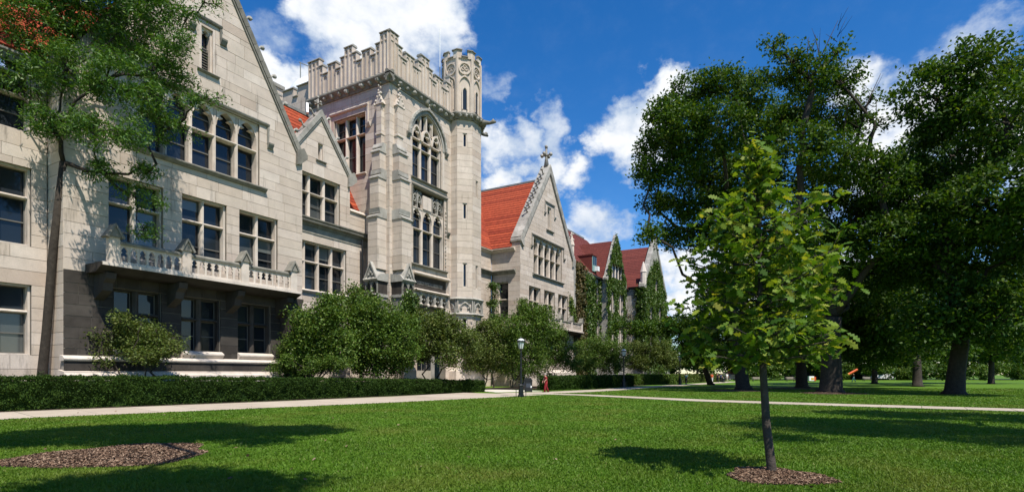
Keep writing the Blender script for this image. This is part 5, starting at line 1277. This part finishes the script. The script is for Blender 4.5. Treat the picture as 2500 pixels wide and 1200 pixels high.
def hedge(label, pts, hs, depth, n, leaf=.10, mat='yew_leaf', seed=1):
    rr = np.random.default_rng(seed); P = [Vector((p[0], p[1], 0)) for p in pts]
    th = thing('hedge', label, 'hedge', P[0], 'clipped hedges along the path'); core = MB(); Q = []
    Ls = [(P[i + 1] - P[i]).length for i in range(len(P) - 1)]; tot = sum(Ls)
    for i in range(len(P) - 1):
        t = (P[i + 1] - P[i]).normalized(); nn = Vector((-t.y, t.x, 0))
        if nn.y < 0: nn = -nn
        h0, h1 = hs[i], hs[i + 1]
        a, b = P[i] + nn * .18 + t * (.15 if i == 0 else 0), P[i + 1] + nn * .18 - t * (.15 if i == len(P) - 2 else 0)
        c, d = b + nn * (depth - .36), a + nn * (depth - .36)
        core.add([a, b, c, d] + [a + Vector((0, 0, h0 - .2)), b + Vector((0, 0, h1 - .2)), c + Vector((0, 0, h1 - .2)), d + Vector((0, 0, h0 - .2))], [(3, 2, 1, 0), (4, 5, 6, 7), (0, 1, 5, 4), (1, 2, 6, 5), (2, 3, 7, 6), (3, 0, 4, 7)])
        k = int(n * Ls[i] / tot); s = rr.uniform(0, 1, k); h = h0 + (h1 - h0) * s; pick = rr.uniform(0, 1, k)
        front_ = pick < .5; endf = (pick > .95)
        # lumps: each stretch of the hedge bulges a little
        s_m = s * Ls[i]; per = h + depth
        w = np.where(front_, rr.uniform(0, 1, k) * h, h)
        dd = np.where(front_, 0, rr.uniform(0, 1, k) * depth)
        gi = (np.clip(s_m / Ls[i], 0, .999) * int(Ls[i] * 3)).astype(int); gj = ((w + dd) * 3).astype(int); tab = rr.normal(0, .085, (int(Ls[i] * 3) + 2, 16)); fx = np.clip(s_m / Ls[i], 0, .999) * int(Ls[i] * 3) - gi; fy = (w + dd) * 3 - gj; gj = np.clip(gj, 0, 14); fx = fx * fx * (3 - 2 * fx); fy = fy * fy * (3 - 2 * fy)
        lump = (tab[gi, gj] * (1 - fx) + tab[gi + 1, gj] * fx) * (1 - fy) + (tab[gi, gj + 1] * (1 - fx) + tab[gi + 1, gj + 1] * fx) * fy + rr.normal(0, .05, k)
        dd = np.where(front_, -lump + .12 - .12 * (w / h) + .10 * ((w / h) > .85), dd); w = np.where(front_, w, h + lump * .8 - .06)
        pos = np.array(P[i])[None] + np.array(t)[None] * s_m[:, None] + np.array(nn)[None] * dd[:, None]; pos[:, 2] = w
        Q.append(pos)
    # rounded ends
    for e, o_, hh in ((P[-1], P[-2], hs[-1]), (P[0], P[1], hs[0])):
     k = max(700, n // 14); t = (e - o_).normalized(); nn = Vector((-t.y, t.x, 0)); nn = nn if nn.y > 0 else -nn
     pos = np.array(e)[None] + np.array(nn)[None] * rr.uniform(0, depth, k)[:, None] + np.array(t)[None] * rr.normal(0, .1, k)[:, None]; pos[:, 2] = rr.uniform(0, hh, k); Q.append(pos)
    core.build('hedge_core', 'yew_leaf', th); Q = np.vstack(Q); Q = Q[Q[:, 2] > .02]
    leaf_mesh('foliage', Q, leaf, mat, th, up=.25, ratio=.42)


HP = [ground(a, b) for a, b in ((-260, 1014.5), (60, 1001.5), (350, 990), (800, 972), (1040, 962), (1183, 955.5))]
hedge('long low dark yew hedge beside the near path under the balcony', HP, [1.5, 1.5, 1.48, 1.32, 1.18, 1.0], 2.3, 95000)
H2 = [ground(1350, 952), ground(1420, 949.5), ground(1548, 942.5)]
hedge('dark clipped hedge behind the person in red', H2, [1.35, 1.4, 1.45], 2.0, 26000, .14, seed=2)
H3 = [ground(1556, 939.5), ground(1655, 936)]
hedge('lighter green clipped hedge past the second street lamp', H3, [1.5, 1.5], 2.0, 15000, .18, 'shrub_leaf', seed=3)
H4 = [ground(1662, 935), ground(1765, 930.5)]
hedge('farthest lime hedge behind the walking people', H4, [1.5, 1.6], 2.0, 7000, .26, 'olive_leaf', seed=4)


OAK = []
_half = [(-1, .03), (-.8, .06), (-.62, .30), (-.45, .13), (-.2, .44), (0, .19), (.22, .50), (.42, .22), (.62, .40), (.78, .20), (1, .0)]
OAK = [(x, y, .06 * abs(y) * 2 - .1 * x * x) for x, y in _half] + [(x, -y, .06 * abs(y) * 2 - .1 * x * x) for x, y in reversed(_half[1:-1])]


def sapling():
    base = ground(1885, 1155); th = thing('oak_sapling', 'young oak sapling with big lobed leaves in a mulch ring', 'tree', base)
    d1, d2 = dep(1864, 920, 9.13), dep(1850, 372, 9.3)
    tr = MB(); pts = [base - Vector((0, 0, .05)), base.lerp(d1, .05), base.lerp(d1, .5) + Vector((.0, .02, 0)), d1, dep(1856, 760, 9.15), dep(1856, 600, 9.2), d2]
    tr.tube(pts, [.105, .078, .068, .058, .045, .03, .010], 10)
    rr = random.Random(5); tips = []; st = 15
    def axis(z):
        for a, b in zip(pts[:-1], pts[1:]):
            if a.z <= z <= b.z: return a.lerp(b, (z - a.z) / (b.z - a.z))
        return pts[-1]
    z0, z1 = 1.85, d2.z
    for i in range(92):
        f = i / 91; z = z0 + (z1 - .15 - z0) * f ** 1.05; o = axis(z); an = i * 2.4 + rr.uniform(-.4, .4)
        ln = float(np.interp(f, [0, .3, .5, .7, .85, 1], [1.3, 1.34, 1.08, .8, .46, .2])) * rr.uniform(.6, 1.12)
        if f < .1: ln *= .85
        if .80 < f < .90: ln *= .55
        up = .06 + .34 * f
        e = o + Vector((math.cos(an) * ln, math.sin(an) * ln, ln * up)); m = o.lerp(e, .5) + Vector((0, 0, -.05 * ln))
        tr.tube([o, m, e], [.018, .012, .005], 5)
        k = max(2, int(ln * 5.5))
        for j in range(k):
            q = o.lerp(e, .25 + .75 * (j + 1) / k) + Vector((0, 0, -.05 * ln * math.sin(PI * (j + 1) / k)))
            if j < k - 1:
                s = q + Vector((rr.gauss(0, .17), rr.gauss(0, .17), rr.gauss(.04, .12))); tr.tube([q, s], [.006, .003], 4); tips.append(s)
            else: tips.append(q)
    for _ in range(3): tips.append(d2 + Vector((rr.gauss(0, .06), rr.gauss(0, .06), rr.uniform(-.3, 0))))
    trunk = tr.build('trunk', 'bark_grey', th, smooth=True)
    M = []
    for t in tips:
        ph = rr.uniform(0, 6.3)
        for j in range(rr.randint(7, 10)):
            a = ph + j * 2 * PI / 9 + rr.uniform(-.3, .3); droop = rr.uniform(-1.1, .5)
            d = Vector((math.cos(a), math.sin(a), droop)).normalized(); L_ = rr.uniform(.14, .25)
            side = d.cross(Vector((rr.gauss(0, .8), rr.gauss(0, .8), 1))).normalized(); nn = side.cross(d)
            c = t + d * (L_ * .55) + Vector((rr.gauss(0, .06), rr.gauss(0, .06), rr.gauss(0, .07)))
            m = Matrix.Identity(4); m.col[0][:3] = d * L_ * .5; m.col[1][:3] = side * L_ * .5; m.col[2][:3] = nn * L_ * .5; m.col[3][:3] = c; M.append(m)
    M.sort(key=lambda m: m.col[3][0] * C + m.col[3][1] * S)
    me = bpy.data.meshes.new('leaf'); me.from_pydata(OAK, [], [tuple(range(len(OAK)))]); me.materials.append(MATS['young_oak_leaf'])
    O = np.array(OAK); V = []
    for m in M[300:]:
        A = np.array(m); V.append(O @ A[:3, :3].T + A[:3, 3])
    crown = raw_mesh('crown', np.vstack(V), len(OAK), 'young_oak_leaf', th, kind='stuff')
    inv = Matrix.Translation(-base)
    for m in M[:300]:
        o = bpy.data.objects.new('leaf', me); col.objects.link(o); o.parent = crown; o.matrix_parent_inverse = Matrix.Identity(4); o.matrix_basis = m
    # parent chain of crown already carries the offset of the tree
    print('sapling leaves', len(M))


sapling()


def mulch(label, c, rx, n, seed, rim=.1, name='mulch_ring'):
    rr = np.random.default_rng(seed); th = thing(name, label, 'mulch bed', (c.x, c.y, 0), 'mulch beds round the trees'); m = MB(); k = 26
    ring_ = [(c.x + rx * (1 + .12 * math.sin(3 * a) + .06 * math.sin(7 * a + 1)) * math.cos(a), c.y + rx * (1 + .12 * math.sin(3 * a) + .06 * math.sin(7 * a + 1)) * math.sin(a)) for a in [2 * PI * i / k for i in range(k)]]
    m.add([(x, y, .008) for x, y in ring_] + [(c.x + (x - c.x) * .45, c.y + (y - c.y) * .45, rim) for x, y in ring_] + [(c.x, c.y, rim * 1.2)],
          [(i, (i + 1) % k, (i + 1) % k + k, i + k) for i in range(k)] + [(i + k, (i + 1) % k + k, 2 * k) for i in range(k)])
    m.build('mulch_base', 'soil', th)
    a = rr.uniform(0, 2 * PI, n); r = np.sqrt(rr.uniform(0, 1, n)); f = 1 + .12 * np.sin(3 * a) + .06 * np.sin(7 * a + 1); h = np.where(r > .45, rim * (1 - (r - .45) / .55), rim * 1.05)
    p = np.stack([c.x + rx * r * f * np.cos(a), c.y + rx * r * f * np.sin(a), h + .015 + rr.uniform(0, .02, n)], 1)
    leaf_mesh('bark_chips', p, .055, 'mulch', th, up=1.2, ratio=.35, kind='stuff')


mulch('ring of brown wood chips round the foot of the sapling', ground(1888, 1164) + Vector((.05, -.05, 0)), .76, 7000, 1, .03)
mulch('brown mulch bed on the lawn at the lower left corner', ground(285, 1111), 1.7, 13000, 2, .05)
mulch('thin mulch patch under the huge thick trunked oak', ground(2035, 959.5), 2.6, 3000, 3, .06)
mulch('thin mulch patch under the tall dense oak', ground(1800, 953), 3.0, 2500, 4, .06)
mulch('long mulch patch under the shaded middle oak', ground(1945, 948), 3.4, 2500, 5, .06)


def grass():
    n = 480000
    # denser near the camera, thinning out with distance
    t = 6.6 * (62 / 6.6) ** (nrg.uniform(0, 1, n) ** 1.12); a = nrg.uniform(-1.02, 1.02, n)
    x = t * (C + a * S); y = t * (S - a * C)
    keep = np.ones(n, bool)
    def near_line(pts, w):
        d = np.full(n, 1e9)
        for i in range(len(pts) - 1):
            p, q = np.array(pts[i])[:2], np.array(pts[i + 1])[:2]; v = q - p; s = np.clip(((x - p[0]) * v[0] + (y - p[1]) * v[1]) / (v @ v), 0, 1)
            d = np.minimum(d, np.hypot(x - p[0] - s * v[0], y - p[1] - s * v[1]) - (w[i] + (w[i + 1] - w[i]) * s) / 2)
        return d
    keep &= near_line(path_line, path_w) > .01
    keep &= near_line([ground(*p) for p in cross], [1.6, 1.7, 2.2, 2.2, 2.2, 2.2]) > .01
    keep &= near_line([ground(*p) for p in far_pts], [4.2, 3.4, 3.0, 2.8, 2.6, 2.6, 2.6]) > .01
    keep &= near_line([Vector((44, 24.5, 0)), Vector((45.5, 28, 0)), Vector((45, 32, 0))], [5.5, 4.8, 6.2]) > .01
    pf = np.array([(p[0], p[1]) for p in gf_]); keep &= y < np.interp(x, pf[:, 0], pf[:, 1]) + .2
    for c, r in ((ground(1888, 1164), .74), (ground(285, 1111), 1.68)): keep &= np.hypot(x - c.x, y - c.y) > r * (1 + .12 * np.sin(3 * np.arctan2(y - c.y, x - c.x)))
    t, x, y = t[keep], x[keep], y[keep]; n = len(t)
    patch = .5 + .5 * np.sin(x * 1.7 + np.sin(y * 1.3) * 2) * np.sin(y * 2.1 + np.sin(x * .9) * 2)
    h = nrg.uniform(.024, .050, n) * (.8 + .45 * patch); w = .0035 + .0011 * t; th_ = nrg.uniform(0, 2 * PI, n); ln = nrg.normal(0, .45, (n, 2)) * h[:, None]
    V = np.zeros((n, 3, 3)); V[:, 0] = np.stack([x - np.cos(th_) * w, y - np.sin(th_) * w, np.zeros(n)], 1); V[:, 1] = np.stack([x + np.cos(th_) * w, y + np.sin(th_) * w, np.zeros(n)], 1)
    V[:, 2] = np.stack([x + ln[:, 0], y + ln[:, 1], h], 1)
    o = raw_mesh('grass', V.reshape(-1, 3), 3, 'grass_blade', None, kind='stuff'); o['label'] = 'short green mown grass blades of the front lawn'; o['category'] = 'grass'


grass()

# ------------------------------------------------------------------ street furniture
def lamp_proto():
    th = thing('street_lamp', 'x', 'street lamp', (0, 0, 0), 'lantern lamps along the path'); z = Vector((0, 0, 0))
    MB().lathe(z, [(.24, 0), (.24, .12), (.19, .16), (.17, .75), (.2, .8), (.12, .92)], 8).build('base', 'black_metal', th)
    MB().lathe(z, [(.085, .9), (.075, 2.0), (.09, 2.05), (.065, 2.12), (.055, 3.2), (.09, 3.24), (.06, 3.3), (.13, 3.36), (.16, 3.4)], 10).build('post', 'black_metal', th)
    la = MB().lathe(z, [(.15, 3.4), (.26, 3.85), (.26, 3.86), (.1, 3.86)], 8).build('lantern', 'lamp_glass', th)
    for i in range(8):
        a = 2 * PI * i / 8; MB().tube([(.152 * math.cos(a), .152 * math.sin(a), 3.4), (.265 * math.cos(a), .265 * math.sin(a), 3.86)], .014, 4).build('rib', 'black_metal', la)
    MB().lathe(z, [(.29, 3.86), (.3, 3.9), (.29, 3.94), (.2, 3.95)], 16).build('collar', 'black_metal', la)
    MB().lathe(z, [(.27, 3.945), (.24, 4.02), (.16, 4.09), (.05, 4.13)], 14).build('dome', 'lamp_glass', la, smooth=True)
    MB().lathe(z, [(.05, 4.12), (.06, 4.16), (.02, 4.24)], 8).build('knob', 'black_metal', la)
    for i in range(8):
        a = 2 * PI * i / 8; MB().lathe((.28 * math.cos(a), .28 * math.sin(a), 3.9), [(.02, 0), (.03, .06), (.005, .12)], 4).build('crest', 'black_metal', la)
    for i in range(4):
        a = PI / 4 + PI / 2 * i; MB().tube([(.36 * math.cos(a), .36 * math.sin(a), 0), (.36 * math.cos(a), .36 * math.sin(a), .62)], .025, 6).build('guard_rod', 'black_metal', th)
    return th


lp = lamp_proto()
for i, (px, py, sc_, lb) in enumerate([(1272, 968, 1.0, 'nearest black lantern lamp post at the path fork beside the litter bin'), (1523, 945.5, 1.09, 'middle black lantern lamp post in front of the dark far hedge'),
                                       (1660, 937.5, 1.05, 'third black lantern lamp post past the ivy hall'), (1766, 932.5, 1.0, 'farthest black lantern lamp post above the walking people')]):
    o = lp if i == 0 else copy_tree(lp)
    o.location = ground(px, py); o.scale = (sc_,) * 3; o['label'] = lb


def bin_():
    p = ground(1290, 957); th = thing('litter_bin', 'square black litter bin behind the nearest lamp post', 'litter bin', p); fr = Fr((p.x, p.y), (S, -C), (-C, -S))
    MB().box(fr, -.33, .33, -.3, .3, .08, 1.0).build('body', 'black_metal', th); MB().box(fr, -.36, .36, -.33, .33, 1.0, 1.07).build('rim', 'black_metal', th)
    MB().poly(fr, [(-.34, 1.07), (.34, 1.07), (.22, 1.28), (-.22, 1.28)], -.3, .3).build('hood', 'black_metal', th); MB().box(fr, -.2, .2, .3, .31, .45, .8).build('panel', 'dark_cladding', th)
    MB().poly(fr, [(.17, .42), (.27, .42), (.3, .55), (.2, .62)], .3, .315).build('sticker', 'white_paint', th)
    for s in (-.26, .26): MB().box(fr, s - .04, s + .04, -.25, .25, 0, .08).build('foot', 'black_metal', th)


bin_()


def skin_mesh(name, verts, edges, mat, parent, root=0, sub=1):
    """verts: (x, y, z, rx, ry)"""
    me = bpy.data.meshes.new(name); me.from_pydata([v[:3] for v in verts], edges, []); me.materials.append(MATS[mat])
    o = link(name, me, parent); m = o.modifiers.new('Skin', 'SKIN'); m.use_smooth_shade = True
    sv = me.skin_vertices[0].data
    for i, v in enumerate(verts): sv[i].radius = (v[3], v[4] if len(v) > 4 else v[3])
    sv[root].use_root = True
    s = o.modifiers.new('Sub', 'SUBSURF'); s.levels = sub; s.render_levels = sub + 1
    return o


def chain(lst): return [(a, b) for a, b in zip(lst[:-1], lst[1:])]


def person(label, p, h, face, shirt, legs, hair, stride=.25, arms=((.25, .1), (-.2, .1)), bag=None, group=None, stoop=0.0, hands=None):
    """face: heading in radians; arms: forward swing of left and right hand in metres at body height 1.7"""
    th = thing('person', label, 'person', p, group); k = h / 1.7
    th.rotation_euler = (0, 0, face); th.scale = (k, k, k); th['_at'] = (0, 0, 0)
    L_ = stride / 2; st = stoop
    # x forward, y left
    V = [(0, 0, .95, .15, .12), (st * .3, 0, 1.15, .14, .11), (st * .7, 0, 1.38, .15, .10), (st, 0, 1.48, .06, .06), (st + .02, 0, 1.56, .07, .07), (st + .03, 0, 1.66, .078, .085), (st + .02, 0, 1.72, .05, .06)]
    E = [(0, 1), (1, 2), (2, 3), (3, 4), (4, 5), (5, 6)]
    def limb(start, pts):
        i = start
        for q in pts: V.append(q); E.append((i, len(V) - 1)); i = len(V) - 1
        return i
    ends = []
    for sd, (fx, up) in zip((1, -1), arms):
        hx, hz = st * .6 + fx, .84 + up
        if hands: hx, hz = hands[0 if sd > 0 else 1]
        ex = st * .7 + (hx - st * .7) * .4 - .03; ez = 1.41 + (hz - 1.41) * .52
        limb(2, [(st * .7, sd * .17, 1.41, .065, .06), (ex, sd * .235, ez, .046), (hx, sd * .21, hz + .04, .034), (hx + .01, sd * .2, hz - .04, .04, .025), (hx + .02, sd * .195, hz - .12, .022, .018)])
    for sd in (1, -1):
        f = L_ * sd
        e = limb(0, [(.0, sd * .085, .88, .095, .09), (f * .6 + .02, sd * .085, .5, .06), (f - (.06 if sd < 0 else 0), sd * .085, .1, .042)])
        limb(e, [(f + .0, sd * .085, .045, .045, .04), (f + .16, sd * .095, .04, .04, .03)])
    skin_mesh('body', V, E, 'skin', th)
    # shirt with sleeves
    W = [(0, 0, .80, .185, .16), (st * .3, 0, 1.10, .175, .145), (st * .7, 0, 1.37, .18, .135), (st * .95, 0, 1.455, .085, .085)]; F_ = [(0, 1), (1, 2), (2, 3)]
    for sd, (fx, up) in zip((1, -1), arms):
        hx, hz = st * .6 + fx, .84 + up
        if hands: hx, hz = hands[0 if sd > 0 else 1]
        ex = st * .7 + (hx - st * .7) * .34 - .02; ez = 1.41 + (hz - 1.41) * .45
        W += [(st * .7, sd * .18, 1.40, .088, .08), (ex, sd * .235, ez, .068)]; n = len(W); F_ += [(2, n - 2), (n - 2, n - 1)]
    skin_mesh('shirt', W, F_, shirt, th)
    tm = MB()
    for sd in (1, -1):
        f = L_ * sd; tm.tube([(0, sd * .075, .95), (f * .15, sd * .085, .82), (f * .6 + .02, sd * .087, .5), (f * .8 - (.03 if sd < 0 else 0), sd * .087, .3), (f - (.06 if sd < 0 else 0), sd * .087, .07)], [.10, .115, .085, .075, .072], 10)
    tm.build('trousers', legs, th, smooth=True)
    for sd in (1, -1):
        f = L_ * sd - (.06 if sd < 0 else 0); m = MB(); idf = Fr((0, 0), (1, 0), (0, 1))
        m.poly(idf, [(f - .08, 0), (f + .2, 0), (f + .21, .05), (f + .1, .085), (f - .02, .12), (f - .08, .11)], sd * .09 - .045, sd * .09 + .045); m.build('shoe', 'dark_cloth', th)
    hm = MB().blob((st - .005, 0, 1.665), .105, 4, 8, (1.0, .92, .95)); hm.build('hair', hair, th, smooth=True)
    fm = MB().tube([(st + .1, 0, 1.645), (st + .125, 0, 1.62)], [.014, .018], 5); fm.build('nose', 'skin', th)
    for sd in (1, -1): MB().blob((st + .098, sd * .033, 1.655), .012, 1, 5).build('eye', 'dark_cloth', th)
    if bag: MB().blob((-.16 + st * .5, 0, 1.22), .2, 3, 8, (.7, .8, 1.1)).build('backpack', bag, th)
    return th


def heading(dx, dy):
    """camera-right dx, camera-forward dy -> world angle"""
    return math.atan2(dx * -C + dy * S, dx * S + dy * C)


pr = person('person in dark red shirt and trousers walking past the litter bin', ground(1333, 957), 1.6, heading(-1, -.35), 'red_cloth', 'red_cloth', 'hair_grey', .34, stoop=.05, arms=((.2, .12), (.02, .06)), hands=[(.22, 1.0), (.2, .98)])
pr.scale.y *= 1.2; pr.scale.x *= 1.15
MB().poly(Fr((0, 0), (0, 1), (1, 0)), [(-.10, 1.26), (-.02, 1.26), (-.02, 1.31), (-.1, 1.31)], .155, .165).build('name_badge', 'white_paint', pr)
for i, (px, py, hh, dx, sh, lg, hr, lb, bg) in enumerate([(1738, 933, 1.7, (-.3, -1), 'orange_plastic', 'white_cloth', 'hair_brown', 'far walker in orange top and pale trousers, leftmost of the group', 'dark_cloth'), (1752, 932.5, 1.72, (.2, 1), 'dark_cloth', 'dark_cloth', 'hair_brown', 'far walker in black before the lime hedge, second of the group', None),
      (1760, 932, 1.68, (-.2, -1), 'blue_cloth', 'dark_cloth', 'hair_brown', 'far walker in dark blue, third of the group', None), (1774.5, 931, 1.75, (.1, -1), 'white_cloth', 'bench_wood', 'hair_brown', 'far walker in white shirt beside the parked dark car', None), (1675, 937, 1.66, (.6, 1), 'teal_cloth', 'dark_cloth', 'hair_brown', 'far walker in teal next to the third lamp post', None)]):
    person(lb, ground(px, py), hh, heading(*dx), sh, lg, hr, .4, bag=bg, group='people walking on the far path')
cp = ground(2084, 931.5)
person('person carrying a long orange tube on the shoulder near the dark low building', cp, 1.75, heading(-1, 0), 'dark_cloth', 'teal_cloth', 'hair_brown', .7, hands=[(.18, 1.45), (.2, 1.5)])
tb = thing('orange_tube', 'long orange tube carried on a far person shoulder', 'tube', cp + Vector((0, 0, 1.6)))
a_, b_ = dep(2071, 913, cp.x * C + cp.y * S - .15), dep(2093, 901, cp.x * C + cp.y * S - .15)
MB().tube([a_, b_], .22, 12).build('tube', 'orange_plastic', tb); MB().tube([a_.lerp(b_, -.02), a_.lerp(b_, .03)], .25, 12).build('end_cap', 'yellow_plastic', tb)


# ------------------------------------------------------------------ far street
def street():
    q = [ground(px, 925.2) for px in (1500, 1900, 2300, 2800)]
    flat('street', [(p.x, p.y) for p in q] + [(q[-1].x + 12 * C + 4, q[-1].y + 12 * S), (q[0].x + 12 * C + 4, q[0].y + 12 * S)], .01, 'rubber', kind='structure')


street()


def car(label, p, face, L_, H, body, kind='saloon', name='parked_car'):
    th = thing(name, label, 'car' if kind == 'saloon' else 'van', p); ca, sa = math.cos(face), math.sin(face); fr = Fr((p.x, p.y), (ca, sa), (-sa, ca)); h = L_ / 2; w = .88
    if kind == 'saloon': pts = [(-h, .35), (-h, .85), (-h * .92, .98), (-h * .62, 1.02), (-h * .35, H), (h * .2, H), (h * .48, 1.0), (h * .93, .86), (h, .6), (h, .35)]; gl = [(-h * .56, 1.03), (-h * .34, H - .06), (h * .18, H - .06), (h * .43, 1.02)]
    else: pts = [(-h, .4), (-h, H * .9), (-h * .95, H), (h * .4, H), (h * .68, 1.25), (h * .97, 1.05), (h, .8), (h, .4)]; gl = [(h * .05, 1.3), (h * .05, H - .15), (h * .38, H - .15), (h * .6, 1.3)]
    MB().poly(fr, pts, -w, w).build('body', body, th)
    for d in (-1, 1):
        MB().poly(fr, gl, d * (w - .01), d * (w + .015)).build('side_window', 'glass', th)
        for s in (-h * .62, h * .62):
            wl = MB(); ring(wl, fr, s, .33, .2, .33, d * (w - .2), d * (w + .03), 16); ty = wl.build('wheel', 'rubber', th); rm = MB(); ring(rm, fr, s, .33, .02, .2, d * (w - .1), d * (w + .02), 12); rm.build('rim', 'lead', ty)
    for d in (-.6, .6):
        MB().box(fr, h - .05, h + .02, d - .15, d + .15, .65, .8).build('headlight', 'lamp_glass', th); MB().box(fr, -h - .02, -h + .05, d - .12, d + .12, .72, .9).build('tail_light', 'orange_plastic', th)
    MB().box(fr, h * .99, h + .06, -w * .95, w * .95, .38, .55).build('bumper', 'black_metal', th)


car('dark parked car half hidden by the dense oak trunk', ground(1787, 927.5), heading(1, .35), 4.4, 1.42, 'car_dark')
car('maroon parked van behind the dark car', ground(1792, 925.3), heading(1, .2), 5.0, 2.3, 'car_maroon', 'van', 'parked_van')
car('white parked van at the right edge of the lawn', ground(2152, 926.5), heading(-1, .1), 5.2, 2.4, 'car_white', 'van', 'parked_van')
car('silver white car parked beyond the left walkers', ground(1718, 926), heading(1, .1), 4.4, 1.45, 'car_white')


def pavilion():
    t = 158; a, b = dep(1940, HY, t), dep(2165, HY, t); d = (b - a).to_2d().normalized(); fr = Fr((a.x, a.y), (d.x, d.y), (-S, -C) if False else (d.y, -d.x)); ln = (b - a).to_2d().length
    th = thing('low_building', 'low dark clad building with pale bands behind the oaks', 'building', (a.x, a.y, 0)); n = 12
    for i in range(n): MB().box(fr, ln * i / n + .03, ln * (i + 1) / n - .03, -.2, 0, 0, 3.0).build('panel', 'dark_cladding', th)
    MB().box(fr, 0, ln, -6, -.1, 0, 2.95).build('wall', 'dark_cladding', th)
    for z in (3.0, 3.75): MB().box(fr, -.2, ln + .2, -.4, .15, z, z + .22).build('band', 'pale_band', th)
    MB().box(fr, .1, ln - .1, -6, -.2, 3.0, 3.9).build('upper_wall', 'dark_cladding', th)
    for i in range(0, n + 1, 3): MB().tube([fr.p(ln * i / n, .05, 0), fr.p(ln * i / n, .05, 4.6 + (i % 2) * 1.2)], .06, 6).build('post', 'pale_band', th)


pavilion()


def bench(label, p):
    th = thing('park_bench', label, 'bench', p, 'benches by the far street'); fr = Fr((p.x, p.y), (S, -C), (-C, -S))
    for i in range(4): MB().box(fr, -.9, .9, -.25 + i * .13, -.15 + i * .13, .43, .47).build('seat_slat', 'bench_wood', th)
    for i in range(3): MB().box(fr, -.9, .9, -.33, -.29, .55 + i * .14, .65 + i * .14).build('back_slat', 'bench_wood', th)
    for s in (-.8, .8):
        MB().box(fr, s - .04, s + .04, -.34, -.26, 0, .98).build('leg', 'black_metal', th); MB().box(fr, s - .04, s + .04, .14, .22, 0, .62).build('leg', 'black_metal', th); MB().box(fr, s - .05, s + .05, -.3, .24, .62, .66).build('armrest', 'bench_wood', th)


bench('wooden bench seen left of the middle oak trunk', ground(1930, 930)); bench('wooden bench left of the white van', ground(2118, 929.5)); bench('pale bench between the dense oak and the sapling trunk', ground(1848, 930))
bx = ground(1982, 929.6); fr = Fr((bx.x, bx.y), (S, -C), (-C, -S)); th = thing('work_barrier', 'white and orange work barrier between two oak trunks', 'barrier', bx)
MB().box(fr, -.7, .35, -.3, .3, .1, 1.1).build('white_panel', 'white_paint', th); MB().box(fr, .35, .75, -.3, .3, .1, .95).build('orange_panel', 'orange_plastic', th); MB().box(fr, -.3, .3, .3, .33, .3, .75).build('stripe', 'yellow_plastic', th)
for s in (-.5, .5): MB().box(fr, s - .1, s + .1, -.35, .35, 0, .1).build('foot', 'rubber', th)


def shrub_row():
    for i, (px, lb) in enumerate([(1830, 'low far shrub by the pale bench'), (1880, 'low far shrub left of the middle oak trunk'), (2035, 'low far shrub behind the huge oak trunk'), (2060, 'low far shrub near the tube carrier'), (2145, 'low far shrub before the white van'), (2200, 'low far shrub right of the white van'), (2300, 'low far shrub by the right edge oak'), (2250, 'low far shrub left of the right edge oak'), (2360, 'low far shrub right of the right edge oak'), (2420, 'low far shrub second from the right edge'), (2470, 'farthest right low shrub')]):
        t = 128 + (i % 3) * 6; r = random.Random(i); b = dep(px, HY, t); b.z = 0
        tree('street_shrub', lb, b, [lob(px + r.uniform(-22, 22), 905 + r.uniform(-8, 10), 15, t) for _ in range(4)], 'shrub_leaf' if i % 2 else 'oak_leaf', 2200, .5, .06, group='shrubs by the far street', clump=.5, seed=90 + i, fork=.4, cat='shrub')


shrub_row()


def litter():
    # a few fallen leaves and pale scraps on the grass
    rr = random.Random(3); m = []
    for i in range(90):
        t = 7 + 28 * rr.random() ** 1.5; a = rr.uniform(-.9, .9); m.append((t * (C + a * S), t * (S - a * C), .07))
    o = leaf_mesh('fallen_leaves', np.array(m), .09, 'mulch', None, up=1.5, ratio=.6, kind='stuff'); o['label'] = 'scattered dry leaves on the lawn'; o['category'] = 'leaves'


litter()
